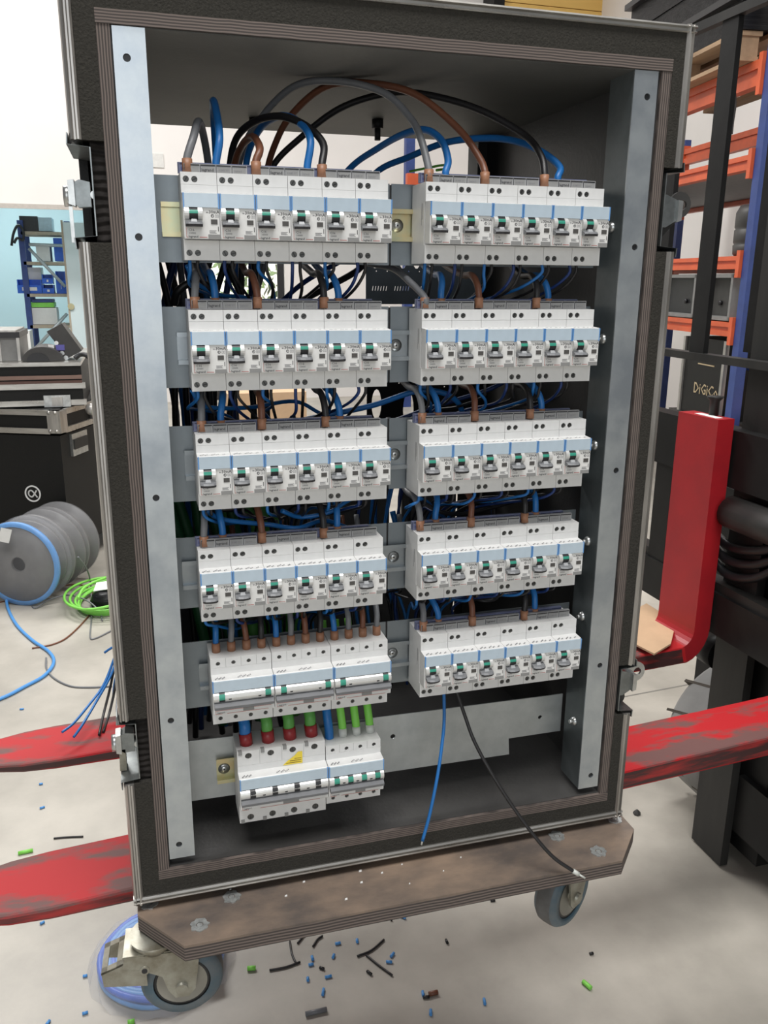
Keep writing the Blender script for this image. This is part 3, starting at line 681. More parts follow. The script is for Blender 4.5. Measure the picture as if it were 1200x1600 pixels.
for k in range(4):
    for z_ in (.0455, -.0495):
        MB().box((.0273 * k + .0015, -.0010, z_), (.0273 * k + .0060, .0045, z_ + .0048)).bevel(.0004).build('clip', GREYBOX, big, local=True)
main4 = make_multi(.0715, 4, 'white four-pole breaker with four green windows on the bottom plate', 'breakers on the bottom plate', h2=.0410, windows=(.0100, .0275, .0450, .0625), slots=(.0187, .0363, .0538))
main4.location = (.1408, 0, .6955)

# ================================================================== comb busbars and cables
SIDE = {'L': 'reel-side block', 'R': 'forklift-side block'}
def comb_proto():
    L_ = .0635; mb = MB().box((0, 0, 0), (L_, .0045, .0095), 0)
    for k in range(4):
        x0 = .0012 + k * .0158
        mb.box((x0, -.0003, .0075), (x0 + .0142, .0006, .0088), 1); mb.box((x0 - .0008, -.0004, .0005), (x0 - .0003, .0006, .0090), 1)
        mb.box((x0 + .001, -.0004, .0012), (x0 + .0135, .0002, .0068), 2)
    o = mb.build('phase_comb_busbar', [COMBG, BLACKP, GREYBOX], None, local=True)
    MB().text('legrand', .0042, (.0172, -.0006, .0025), mi=0).text('4 045 37', .0028, (.0345, -.0006, .003), mi=1).text('legrand', .0026, (.0505, -.0006, .003), mi=1).build('comb_print', [INK, INKG], o, local=True)
    return o
def ncomb_proto():
    L_ = .2040; mb = MB().box((0, 0, 0), (L_, .005, .0105), 0)
    for k in range(12):
        x0 = .001 + k * .0170
        mb.box((x0 - .0006, -.0004, .001), (x0, .0008, .0100), 1); mb.box((x0 + .001, -.0003, .0085), (x0 + .0155, .0006, .0096), 1)
    o = mb.build('neutral_comb_busbar', [COMBB, M('dark_blue_slot', (.03, .035, .08), .5)], None, local=True)
    MB().text('legrand', .0040, (.003, -.0006, .003), mi=0).text('legrand', .0040, (.128, -.0006, .003), mi=0).build('comb_print', [M('blue_ink', (.02, .03, .25), .5)], o, local=True)
    return o
CP = comb_proto(); NP = ncomb_proto(); fc = fn = True
PLACED = []      # (bbox lo, bbox hi, samples, radius) of cables already laid
def dense(P, step=.0018):
    out = []
    for a_, b_ in zip(P[:-1], P[1:]):
        n_ = max(1, int((b_ - a_).length / step)); out += [a_.lerp(b_, k / n_) for k in range(n_)]
    return np.array([tuple(p) for p in out + [P[-1]]])
def clashes(D, r):
    lo, hi = D.min(0) - r, D.max(0) + r; n_ = 0
    for l2, h2, D2, r2 in PLACED:
        if (lo > h2).any() or (hi < l2).any(): continue
        m_ = ((D2 > lo - r2) & (D2 < hi + r2)).all(1)
        if not m_.any(): continue
        d2 = ((D[:, None, :] - D2[m_][None]) ** 2).sum(2); n_ += int((d2 < (r + r2 + .0007) ** 2).any(1).sum())
    for r_ in range(6):       # keep out of the mounting plates
        zc = ZR[r_] if r_ < 5 else .6957
        n_ += 3 * int(((np.abs(D[:, 1] - .0505) < r + .0085) & (np.abs(D[:, 2] - zc) < .0445 + r) & (D[:, 0] > -.06) & (D[:, 0] < .4975)).sum())
    return n_
def cable(name, col, pts, r, label, group, n=8, sub=7, cat='cable', ends=(), fix=2, floor=False):
    """lay a cable; free interior points bend sideways or backwards until it clears those already laid"""
    base = [Vector(p) for p in pts]; best = None; rng = random.Random(len(PLACED))
    for t in range(1 if floor or fix > len(base) else 90):
        q = [p.copy() for p in base]
        if t:
            amp = .004 + .0005 * t; oy = rng.uniform(-.3, 1) * amp * 1.6; ox = rng.uniform(-1, 1) * amp * .7; oz = rng.uniform(-1, 1) * amp * .35
            for k in range(min(fix, len(q) - 1), len(q)):
                f_ = min(1, (k - fix + 1) / 2); q[k] += Vector((ox * f_ + rng.uniform(-.3, .3) * amp, oy * f_ + rng.uniform(-.3, .3) * amp, oz * f_))
                q[k].z = min(q[k].z, 1.5195); q[k].x = max(-.050, min(.49, q[k].x)) if base[k].y < .5 and -.05 < base[k].x < .49 else q[k].x
        P = smooth_path(q, sub) if len(q) > 2 else q
        D = dense(P); c_ = 0 if floor else clashes(D, r)
        if best is None or c_ < best[0]: best = (c_, P, D)
        if c_ == 0: break
    P, D = best[1], best[2]; PLACED.append((D.min(0) - r, D.max(0) + r, D, r))
    o = MB().tube(P, r, n).build(name, CAB[col]); tag(o, label, cat, group)
    for kind, t0, t1, rr in ends:      # sleeve between two points
        MB().cyl(t0, t1, rr, n=12).build('end_sleeve', {'b': SLEEVE, 'r': REDSL, 'c': CLEARSL}[kind], o)
    return o
def px3(l): return [pY(u, v, y) for u, v, y in l]
PH = ['grey', 'brown', 'black']
for r in range(5):
    for blk in 'LR':
        if r == 4 and blk == 'L': continue
        x0 = (PXL if blk == 'L' else PXR)[r]; zt = ZR[r] + H2
        for k in range(3):
            c_ = CP if fc else copy_tree(CP); fc = False
            c_.location = (x0 + .0045 + k * .0715 + random.uniform(-.001, .001), .0115 + (.0012 if k == 1 else 0), zt - .0005 + random.uniform(0, .001))
            tag(c_, f'grey comb busbar under the {PH[k]} feed cable, {SIDE[blk]} on the {ROWN[r]} plate', 'busbar', 'grey comb busbars')
        c_ = NP if fn else copy_tree(NP); fn = False
        c_.location = (x0 - .001, .0190, zt + .0006); tag(c_, f'long blue-grey neutral comb busbar on the {SIDE[blk]}, {ROWN[r]} plate', 'busbar', 'blue-grey comb busbars')
        for k in range(3):
            xs = x0 + (.0085, .0745, .1475)[k]; s0 = Vector((xs, .0150, zt + .003)); s1 = Vector((xs, .0160, zt + .0128))
            lab = f'{PH[k]} feed cable into the grey comb on the {SIDE[blk]}, {ROWN[r]} plate'
            if r == 0: continue
            dx = random.uniform(-.012, .012); yb = random.uniform(.10, .16)
            if blk == 'R' and r == 1 and k == 0: pts = [s0, s1, pY(640, 440, .05), pY(615, 420, .09), pY(580, 412, .13), pY(540, 400, .16)]
            else: pts = [s0, s1, (xs + dx * .2, .0200, zt + .027), (xs + dx * .4, .036, zt + .0375), (xs + dx * .6, .070, zt + .0395), (xs + dx, yb, zt + .062), (xs + dx * 1.5, yb + .03, zt + .12)]
            cable('feed_cable', PH[k], pts, .0040, lab, 'feed cables into the combs', fix=5, ends=[('b', s0 - Vector((0, 0, .002)), s1, .0052)])
        for k, xo in enumerate((.030, .165)):
            if r == 0: continue
            xs = x0 + xo; s0 = Vector((xs, .0215, zt + .006)); dx = random.choice((-1, 1)) * random.uniform(.004, .02); yb = random.uniform(.10, .16)
            if k == 1: dx = -.012 if r < 3 else .004
            pts = [s0, (xs, .022, zt + .018), (xs + dx * .2, .027, zt + .030), (xs + dx * .4, .042, zt + .0380), (xs + dx * .6, .072, zt + .0400), (xs + dx, yb, zt + .064), (xs + dx * 1.5, yb + .03, zt + .12)]
            cable('neutral_cable', 'blue', pts, .0040, f'thick blue neutral cable, {ORD[k]} from the reels, into {SIDE[blk]} comb on {ROWN[r]} plate', 'blue neutral cables into the combs', fix=5, ends=[('b', s0 - Vector((0, 0, .003)), s0 + Vector((0, 0, .006)), .005)])
# feeds of the top row: arcs over the plates
def sl(x, y=.0150): zt = ZR[0] + H2; return [Vector((x, y, zt + .003)), Vector((x, y + .001, zt + .014))]
def arc_cable(col, x, mid, label, r=.0041, neutral=False, name='feed_cable'):
    a_ = sl(x, .0215 if neutral else .0150)
    if neutral: a_[1] = a_[0] + Vector((0, 0, .010))
    pts = a_ + px3(mid)
    for p in pts: p.z = min(p.z, 1.5195)
    cable(name, col, pts, r, label, 'cables arching over the top plate', n=10, fix=99, ends=[] if neutral else [('b', a_[0] - Vector((0, 0, .002)), a_[1], .0053)])
Lx, Rx = PXL[0], PXR[0]
arc_cable('grey', Lx + .0085, [(302, 215, .025), (310, 190, .05), (318, 212, .09), (326, 262, .12), (330, 330, .14)], 'short pale grey cable looping above the reel-side end of the top plate')
arc_cable('blue', Lx + .0380, [(343, 215, .026), (338, 175, .06), (333, 158, .11), (334, 190, .17), (338, 262, .2), (340, 340, .2)], 'blue cable standing up to a bend above the top plate', neutral=True, name='neutral_cable')
arc_cable('brown', Lx + .0780, [(406, 232, .025), (395, 214, .06), (378, 228, .10), (366, 262, .13), (362, 330, .15)], 'short brown cable bending over behind the top plate')
arc_cable('black', Lx + .1475, [(505, 225, .03), (480, 198, .05), (440, 182, .08), (400, 189, .12), (370, 215, .15), (359, 262, .17), (358, 340, .18)], 'black cable in a low arch over the reel-side block of the top plate')
arc_cable('blue', Lx + .1330, [(485, 218, .03), (468, 192, .06), (440, 181, .10), (412, 195, .15), (393, 225, .18), (384, 262, .2), (380, 340, .2)], 'blue cable in a low arch over the reel-side block of the top plate', neutral=True, name='neutral_cable')
arc_cable('grey', Rx + .0085, [(657, 215, .035), (640, 183, .06), (600, 145, .09), (530, 118, .12), (460, 135, .15), (405, 188, .19), (376, 245, .22), (368, 330, .24)], 'long grey cable in the highest arch from reel side to forklift side')
arc_cable('brown', Rx + .0745, [(748, 245, .03), (715, 200, .055), (650, 148, .09), (580, 122, .12), (510, 132, .15), (455, 180, .19), (428, 230, .22), (415, 280, .24), (410, 340, .25)], 'long reddish-brown cable in a high arch across the case')
arc_cable('black', Rx + .1475, [(845, 243, .03), (818, 210, .06), (745, 170, .10), (660, 147, .14), (600, 147, .17), (530, 170, .20), (470, 215, .23), (425, 262, .25), (405, 330, .26)], 'long black cable arching across the case to the forklift-side block')
arc_cable('blue', Rx + .0300, [(700, 250, .03), (690, 220, .05), (665, 203, .08), (630, 210, .12), (590, 232, .17), (545, 265, .22), (500, 330, .25)], 'blue cable in a small arch to the forklift-side comb of the top plate', neutral=True, name='neutral_cable')
arc_cable('blue', Rx + .1670, [(875, 262, .03), (855, 243, .05), (820, 225, .08), (770, 216, .12), (700, 222, .17), (640, 245, .22), (585, 272, .26), (540, 340, .28)], 'blue cable in a long flat arch to the far forklift-side comb', neutral=True, name='neutral_cable')
cable('earth_wire', 'brightgreen', px3([(682, 266, .30), (700, 263, .32), (694, 258, .34), (670, 262, .36), (640, 268, .38)]), .0018, 'thin yellow-green wire behind the forklift-side block of the top plate', None)

# thin output wires under every breaker
for r in range(5):
    for blk in 'LR':
        if r == 4 and blk == 'L': continue
        x0 = (PXL if blk == 'L' else PXR)[r]; zb = ZR[r] - H2; xc = x0 + (.118 if blk == 'L' else .062)
        if r == 4: continue
        for i in range(6):
            for j, col in enumerate(('navy' if i % 2 else 'blue', 'black')):
                xs = x0 + i * W + (.006, .0145)[j]; xe = xc + (2 * i + j - 5.5) * .0062; k = (xe - xs); jit = 0
                dep = .050 if r < 2 else .030
                pts = [(xs, .016, zb + .002), (xs, .017, zb - .010), (xs + k * .16, .026 + random.uniform(0, .01), zb - dep * .6), (xs + k * .52 + jit, .058 + random.uniform(0, .02), zb - dep - random.uniform(-.004, .008)), (xs + k * .85 + jit, .095, zb - dep - .012), (xe, .118 + .005 * j, zb - dep - .035), (xe, .125 + .005 * j, zb - dep - .055)]
                cable('output_wire', col, pts, .0018 if j else .0019, f'thin {"black" if j else "blue"} wire hanging below the {SIDE[blk]} of breakers on the {ROWN[r]} plate', f'thin wires below the {ROWN[r]} plate', n=6, sub=5, cat='wire')
# loops of long wire crossing the case between plates
EX = [('blue', [(420, 670, .14), (480, 655, .12), (560, 632, .10), (640, 605, .07), (680, 615, .06), (700, 650, .08), (705, 700, .10)], .0036, 'thick blue cable looping between the two blocks under the second plate'),
      ('navy', [(480, 690, .20), (590, 665, .18), (680, 635, .16), (760, 610, .14), (800, 590, .14)], .0030, 'dark blue cable slanting up between the blocks under the second plate'),
      ('black', [(272, 475, .10), (278, 455, .09), (300, 442, .09), (330, 450, .10), (350, 480, .12)], .0045, 'thick black cable hooped over the reel-side end of the second plate'),
      ('blue', [(292, 415, .03), (305, 440, .04), (340, 460, .06), (385, 465, .09), (440, 480, .12)], .0024, 'blue wire sagging in front of the cable bundle under the top plate'),
      ('blue', [(300, 610, .03), (320, 635, .04), (370, 650, .06), (430, 655, .09), (470, 670, .12)], .0026, 'blue wire sagging in front of the cable bundle under the second plate'),
      ('blue', [(322, 798, .03), (350, 812, .04), (400, 812, .05), (450, 800, .06), (500, 795, .08), (540, 810, .11)], .0030, 'blue wire sagging low under the third plate'),
      ('blue', [(440, 798, .04), (470, 808, .05), (520, 800, .05), (550, 785, .06), (575, 770, .09)], .0028, 'blue wire sagging under the reel-side block of the third plate'),
      ('black', [(430, 490, .20), (500, 455, .17), (560, 425, .14), (590, 405, .12)], .0040, 'thick black cable slanting up behind the reel-side block under the top plate'),
      ('navy', [(420, 490, .22), (470, 445, .18), (520, 415, .15), (560, 395, .13)], .0032, 'navy cable slanting up behind the reel-side block under the top plate'),
      ('black', [(660, 785, .03), (690, 800, .05), (740, 800, .06), (800, 785, .06), (850, 770, .05), (865, 755, .03)], .0028, 'black wire hanging in a wide loop under the third plate, forklift-side'),
      ('black', [(735, 920, .04), (750, 938, .05), (775, 935, .05), (785, 920, .04)], .0022, 'small black wire loop under the fourth plate'),
      ('blue', [(655, 778, .03), (668, 785, .05), (690, 790, .08), (705, 810, .12), (710, 860, .14)], .0026, 'blue wire bending back under the third plate, forklift-side')]
for col, pts, rr, lb in EX: cable('long_cable', col, px3(pts), rr, lb, 'loose cables between the plates')
# vertical bundle behind the reel-side plates
random.seed(11)
for i in range(20):
    col = ('black', 'navy', 'black', 'blue', 'black', 'grey')[i % 6]; x = -.01 + .0095 * i * .75; y = .235 + .022 * (i % 4)
    zt = 1.36 + random.uniform(-.02, .03); 
    pts = [(x + random.uniform(-.02, .02), y, .64), (x + random.uniform(-.01, .01), y, .80), (x + random.uniform(-.012, .012), y + .01, .96), (x + random.uniform(-.012, .012), y, 1.12), (x + random.uniform(-.02, .02), y, 1.24), (x + random.uniform(-.03, .03), y + .02, zt)]
    cable('bundle_cable', col, pts, .0044, f'{dict(black="black", navy="dark blue", blue="blue", grey="grey")[col]} cable in the upright bundle behind the reel-side breakers', 'upright cable bundle behind the breakers', sub=5)
for i in range(9):
    x = -.022 + .017 * i; y = .175 + .018 * (i % 3)
    pts = [(x + .05, y - .02, .70), (x + .03, y, .83), (x + .01, y + .02, .95), (x - .02, y + .05, 1.06)]
    cable('earth_cable', 'darkgreen' if i < 5 else 'green', pts, .0075, ('dark green' if i < 5 else 'green') + ' taped earth cable behind the reel-side plates', 'green earth cables behind the plates', n=10, sub=5)
for i in range(16):
    col = ('navy', 'black', 'blue')[i % 3]; x = .232 + .0052 * i; y = .165 + .018 * (i % 4); s_ = random.uniform(-.02, .02)
    pts = [(x + .02 + s_, y, .72), (x + s_, y, .84), (x - .012, y, .92), (x + s_ * .3, y, 1.02), (x + .03, y - .01, 1.10)]
    cable('bundle_wire', col, pts, .0021, f'thin {dict(black="black", navy="dark blue", blue="blue")[col]} wire in the bundle between the two blocks', 'thin wire bundle between the blocks', n=6, sub=5, cat='wire')
# cables into the fifth-plate breakers and the bottom plate
C12 = ['blue', 'grey', 'brown', 'black', 'blue', 'grey', 'brown', 'black', 'blue', 'grey', 'brown', 'grey']
zt = ZR[4] + H2
for i in range(12):
    xs = PXL[4] + .018 * (i + .5); b0 = Vector((xs, .020, zt - .001)); b1 = Vector((xs, .021, zt + .011)); dx = random.uniform(-.006, .008)
    cable('supply_cable', C12[i], [b0, b1, (xs + dx * .2, .024, zt + .026), (xs + dx * .4, .040, zt + .0375), (xs + dx * .6, .072, zt + .0395), (xs + dx, .12, zt + .062), (xs + dx, .15, zt + .12)], .0036, f'{C12[i]} cable with brown sleeve into the {ORD[i // 4]} four-pole breaker from the reels', 'cables into the four-pole breakers', fix=5, ends=[('b', b0, b1, .0050)])
zt = .6960 + .0495
for i, (u, c1) in enumerate(((.0137, 'blue'), (.041, 'green'), (.0683, 'green'), (.0955, 'green'))):
    xs = .031 + u; b0 = Vector((xs, .018, zt - .001)); b1 = Vector((xs - .001, .020, zt + .014))
    cable('main_cable', c1, [b0, b1, (xs - .001, .022, zt + .024), (xs - .002, .036, zt + .0315), (xs - .002, .075, zt + .0330), (xs, .12, zt + .055), (xs, .14, zt + .11)], .0070, f'thick {c1} taped main cable with red sleeve, {ORD[i]} from the reels on the bottom plate', 'main cables into the bottom plate', n=12, fix=99, ends=[('r', b0, b1, .0080)])
zt = .6955 + .041
for i, c1 in enumerate(('blue', 'green', 'green', 'green')):
    xs = .1408 + .0179 * (i + .5); b0 = Vector((xs, .020, zt - .001)); b1 = Vector((xs, .022, zt + .010))
    cable('main_cable', c1 if i == 0 else 'brightgreen', [b0, b1, (xs - .001, .025, zt + .024), (xs - .001, .038, zt + .038), (xs - .001, .075, zt + .041), (xs, .12, zt + .062), (xs, .14, zt + .11)], .0058 if i == 0 else .0052, f'{"blue" if i == 0 else "green"} cable with clear sleeve, {ORD[i]} from the reels, into narrower bottom-plate breaker', 'cables into the narrow bottom breaker', n=10, fix=99, ends=[('c', b0, b1, .0055)])
    MB().cyl(b0 - Vector((0, 0, .004)), b0 + Vector((0, 0, .001)), .003, n=8).build('ferrule', CLEARSL, None) if False else None
# the two loose wires
cable('loose_wire', 'blue', [Vector((PXR[4] + .0385, .016, ZR[4] - H2 + .002))] + px3([(694, 1125, .008), (691, 1160, -.002), (684, 1210, -.014), (672, 1270, -.024), (660, 1314, -.030)]), .0023, 'blue wire hanging loose out of the case front', None, cat='wire', ends=[('c', pY(660.8, 1310, -.0295), pY(658.5, 1320, -.031), .0012)])
cable('loose_wire', 'black', [Vector((PXR[4] + .0535, .016, ZR[4] - H2 + .002))] + px3([(727, 1120, .004), (742, 1160, -.012), (772, 1215, -.034), (815, 1280, -.060), (860, 1335, -.082), (897, 1362, -.094)]), .0024, 'black wire with white crimp hanging over the wheel board edge', None, cat='wire', ends=[('c', pY(895, 1360.5, -.0935), pY(904, 1366, -.096), .0030), ('c', pY(904, 1366, -.096), pY(914, 1372, -.098), .0013)])

# ================================================================== forklift
fk = thing('forklift', 'forklift with red forks and black mast lifting the flight case', 'forklift', (1.5, .4, 0))
def fork(xa, ya, slope, xheel, top):
    d = Vector((1, slope, 0)).normalized(); n = Vector((-d.y, d.x, 0)); o = Vector((xa, ya, 0)); wd = .12; zt = .5300
    Lh = (xheel - xa) / d.x
    secs = []   # (centre-outer pos (s,z), inner pos, y0, y1)
    tip = -.225
    for s, th, c0, c1 in ((tip, .012, .030, .090), (tip + .02, .013, .016, .104), (tip + .07, .016, .004, .116), (tip + .12, .018, 0, wd), (.2, .028, 0, wd), (Lh - .10, .040, 0, wd)):
        secs.append(((s, zt), (s, zt - th), c0, c1))
    rr = .035; th = .042
    for k in range(1, 7):
        a_ = math.pi / 2 * k / 6
        secs.append(((Lh - rr + rr * math.sin(a_), zt + rr - rr * math.cos(a_)), (Lh - rr + (rr + th) * math.sin(a_), zt + rr - (rr + th) * math.cos(a_)), 0, wd))
    secs.append(((Lh, top), (Lh + th, top), 0, wd))
    mb = MB(); R = []
    for (s0, z0), (s1, z1), y0, y1 in secs:
        R.append([o + d * s0 + n * y0 + Vector((0, 0, z0)), o + d * s0 + n * y1 + Vector((0, 0, z0)), o + d * s1 + n * y1 + Vector((0, 0, z1)), o + d * s1 + n * y0 + Vector((0, 0, z1))])
    mb.rings(R, smooth=False)
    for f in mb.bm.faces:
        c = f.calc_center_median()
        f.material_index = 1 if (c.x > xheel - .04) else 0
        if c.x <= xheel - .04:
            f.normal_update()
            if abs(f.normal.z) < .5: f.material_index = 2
    mb.bevel(.004, 2)
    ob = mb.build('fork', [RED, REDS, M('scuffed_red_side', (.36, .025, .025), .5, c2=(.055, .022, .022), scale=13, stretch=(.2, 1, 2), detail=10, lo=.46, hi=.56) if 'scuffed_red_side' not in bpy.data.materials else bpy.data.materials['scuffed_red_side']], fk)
    return ob
fork(-.1007, .0640, .092, 1.125, 1.03)
f2 = fork(-.1236, .4235, .0877, 1.075, 1.03)
q = pX(1128, 640, 1.10)
MB().lathe([(0, 0), (.010, 0), (.010, .030), (.016, .036), (.017, .040), (.0, .041)], (1.105, .585, 1.030), (0, 0, 1), 20).build('fork_pin', GREYM, f2)
MB().box((1.080, .545, 1.0302), (1.098, .615, 1.0308)).build('fork_label', PAPER, f2)
XC = 1.122
for z0, z1, y0 in ((.555, .648, -.15), (.885, 1.005, -.15)):
    mb = MB().box((XC, y0, z0), (XC + .045, 1.02, z1)).bevel(.004); mb.build('carriage_bar', BLACKM, fk)
MB().box((XC + .008, -.15, .648), (XC + .045, 1.02, .668)).build('carriage_ledge', GREYM, fk)
for y0, y1 in ((.735, .80), (.93, .99), (-.10, -.03)): MB().box((XC + .004, y0, .60), (XC + .040, y1, .95)).build('carriage_side_plate', BLACKM, fk)
for y0, y1 in ((.678, .728), (.845, .875)): MB().box((XC + .010, y0, 1.15), (XC + .022, y1, 1.81)).bevel(.002).build('backrest_upright', BLACKM, fk)
MB().box((XC + .002, -.1, 1.134), (XC + .030, 1.0, 1.150)).bevel(.002).build('backrest_bar', GREYM, fk)
MB().box((XC + .006, -.1, 1.81), (XC + .024, 1.0, 1.828)).build('backrest_bar', GREYM, fk)
MB().box((1.165, .50, 1.16), (1.28, .592, 2.6)).build('inner_mast_rail', BLACKM, fk)
for y0 in (.45, -.02):
    mb = MB().prism([(1.155, y0 + .0), (1.155, y0 + .105), (1.30, y0 + .105), (1.30, y0 + .085), (1.175, y0 + .085), (1.175, y0)], 'z', .006, 2.6).bevel(.004)
    mb.build('mast_channel', GREYM, fk)
MB().box((1.19, .38, .05), (1.29, .52, 2.5)).build('inner_mast_channel', BLACKM, fk)
MB().box((1.22, .10, .06), (1.30, .40, 2.5)).build('mast_cross_plate', BLACKM, fk)
MB().box((1.175, .0, .10), (1.21, .45, .24)).build('mast_foot_beam', BLACKM, fk)
MB().box((1.50, -.6, .12), (1.62, 1.05, .75)).build('chassis_front', BLACKM, fk)
for k in range(3):
    y = .44 - .05 * k
    cbl = MB().tube(smooth_path([(1.13, .62, .80 - .02 * k), (1.14, .54, .755 - .03 * k), (1.15, .46, .765 - .03 * k), (1.16, .38, .80 - .02 * k), (1.17, .25, .83)], 6), .010, 10); cbl.build('hydraulic_hose', BLACKP, fk)
MB().cyl((1.125, .52, .835), (1.125, .20, .835), .035, n=16).build('side_shift_cylinder', GREYM, fk)
MB().cyl((1.20, .58, .47), (1.20, .63, .47), .04, n=20).build('mast_roller', BLACKM, fk)
# front tyre with lug grooves
tc = Vector((1.365, .56, .195)); tr = .195; tw = .17
ty = MB().lathe([(.09, -.0), (.15, -.0), (.185, .008), (tr, .025), (tr, tw - .025), (.185, tw - .008), (.15, tw), (.09, tw)], tc, (0, 1, 0), 56).build('front_tyre', RUBBER, fk)
for k in range(14):
    a_ = 2 * math.pi * k / 14; mb = MB()
    def pt(aa, y, r_): return tc + Vector((math.cos(aa) * r_, y, math.sin(aa) * r_))
    for y0, y1, sh in ((-.003, .072, .12), (.098, .173, -.12)):
        a2 = a_ if sh > 0 else a_ + .14
        q0, q1 = (a2, a2 + sh) if sh > 0 else (a2 - sh * -1, a2)
        mb.hexa([pt(q0 - .018, y0, tr - .02), pt(q0 + .018, y0, tr - .02), pt(q1 + .018, y1, tr - .02), pt(q1 - .018, y1, tr - .02), pt(q0 - .018, y0, tr + .0006), pt(q0 + .018, y0, tr + .0006), pt(q1 + .018, y1, tr + .0006), pt(q1 - .018, y1, tr + .0006)])
    mb.build('tread_groove', RUBGROOVE, ty)
MB().lathe([(0, .02), (.09, .02), (.095, .0)], tc, (0, 1, 0), 30).build('wheel_disc', GREYM, fk)
# cardboard sheet on the far fork
pts = [pZ(u, v, .5400) for u, v in ((985, 958), (1010, 945), (1056, 974), (1048, 1008), (1022, 1024), (985, 1005))]
cs = MB().rings([[p for p in pts], [p + Vector((0, 0, .004)) for p in pts]], smooth=False).build('cardboard_sheet', CARD)
tag(cs, 'brown cardboard sheet lying on the far red fork', 'cardboard')

# ================================================================== pallet rack on the right
rk = thing('pallet_rack', 'blue and orange pallet rack behind the forklift mast', 'rack', (R0.x, R0.y, 0))
UP = Vector((0, 0, 1))
def rbox(mb, s0, s1, n0, n1, z0, z1, mi=None):
    P = [R0 + ru * s0 + rn * n0, R0 + ru * s1 + rn * n0, R0 + ru * s1 + rn * n1, R0 + ru * s0 + rn * n1]
    return mb.hexa([p + UP * z0 for p in P] + [p + UP * z1 for p in P], mi)
for s in (0, 2.75):
    for n0 in (0, 1.0):
        rbox(MB(), s - .020, s + .035, n0, n0 + .05, 0, 3.4 if s == 0 else 2.35).bevel(.004).build('upright', BLUEP, rk)
    for k in range(5 if s == 0 else 3):
        a_ = R0 + ru * s + rn * .07 + UP * (.3 + .6 * k); b_ = R0 + ru * s + rn * 1.0 + UP * (.6 + .6 * k)
        MB().cyl(a_, b_, .015, n=8).build('frame_brace', BLUEP, rk)
LEV = [(1.045, 1.112), (1.362, 1.422), (1.805, 1.870), (2.160, 2.270)]
for z0, z1 in LEV:
    for n0 in (-.012, .96):
        mb = MB(); h = (z1 - z0)
        rbox(mb, .045, 2.70, n0, n0 + .05, z0, z0 + h * .38); rbox(mb, .045, 2.70, n0 + .012, n0 + .05, z0 + h * .38, z0 + h * .66); rbox(mb, .045, 2.70, n0, n0 + .05, z0 + h * .66, z1)
        bm_ = mb.build('beam', ORANGE, rk)
        for s in (.045, 2.66): rbox(MB(), s - .008, s + .022, n0 - .004, n0 + .052, z0 - .04, z1 + .025).build('beam_end_plate', ORANGE, bm_)
for z in (1.87, 1.422, 1.112):
    rbox(MB(), .05, 2.7, .04, .96, z - .035, z - .012).build('shelf_board', GREYL, rk)
# loads
def crate(name, s0, s1, n0, n1, z0, z1, mats, label, cat, bev=.01, parent_parts=None, group=None):
    t = thing(name, label, cat, R0 + ru * s0 + rn * n0 + UP * z0, group); rbox(MB(), s0, s1, n0, n1, z0, z1).bevel(bev, 2).build('body', mats, t); return t
pl = thing('pallet', 'wooden pallet on the top orange beam under the black wrapped load', 'pallet', R0 + ru * .3 + UP * 2.27)
for k in range(7): rbox(MB(), .12, 1.32, -.10 + .165 * k, -.10 + .165 * k + .12, 2.375, 2.395).build('deck_board', WOOD, pl)
for k in range(3): rbox(MB(), .12, 1.32, -.09 + .48 * k, .01 + .48 * k, 2.272, 2.29).build('bottom_board', WOOD, pl)
for k in range(3):
    for s in (.13, .66, 1.20): rbox(MB(), s, s + .11, -.09 + .48 * k, .01 + .48 * k, 2.29, 2.375).build('block', WOOD, pl)
wl = thing('wrapped_load', 'tall load wrapped in shiny black stretch film on the rack pallet', 'wrapped load', R0 + ru * .12 + UP * 2.395)
mb = MB()
for k in range(7):
    z0 = 2.397 + .14 * k; o_ = random.uniform(-.02, .02)
    rbox(mb, .10 + o_, 1.34 + o_, -.12 + random.uniform(0, .03), .98, z0, z0 + .139)
mb.bevel(.015, 2).build('film', WRAPB, wl)
for z in (2.52, 2.80): rbox(MB(), .085, 1.355, -.135, .99, z, z + .03).build('band', BLACKP, wl)
pts = [R0 + ru * .165 + rn * q_ + UP * z for q_, z in ((-.128, 2.375), (-.122, 2.33), (-.10, 2.25), (-.06, 2.12), (-.06, 2.02), (-.06, 1.97))] 
tag(MB().tube(smooth_path(pts, 5), .011, 8).build('hanging_strap', GREYD), 'dark strap end hanging over the top orange beam', 'strap')
can = thing('black_canister', 'black plastic canister standing on the orange beam by the blue upright', 'canister', R0 + ru * .2 + UP * 1.42)
mb = MB(); c0 = R0 + ru * .155 + rn * .12 + UP * 1.424
mb.lathe([(0, 0), (.085, 0), (.095, .01), (.098, .05), (.092, .055), (.098, .065), (.098, .12), (.092, .125), (.098, .135), (.098, .2), (.08, .235), (.04, .24), (0, .24)], c0, (0, 0, 1), 24).build('body', GREYD, can)
MB().lathe([(0, .24), (.035, .24), (.035, .262), (0, .262)], c0, (0, 0, 1), 16).build('cap', STEEL, can)
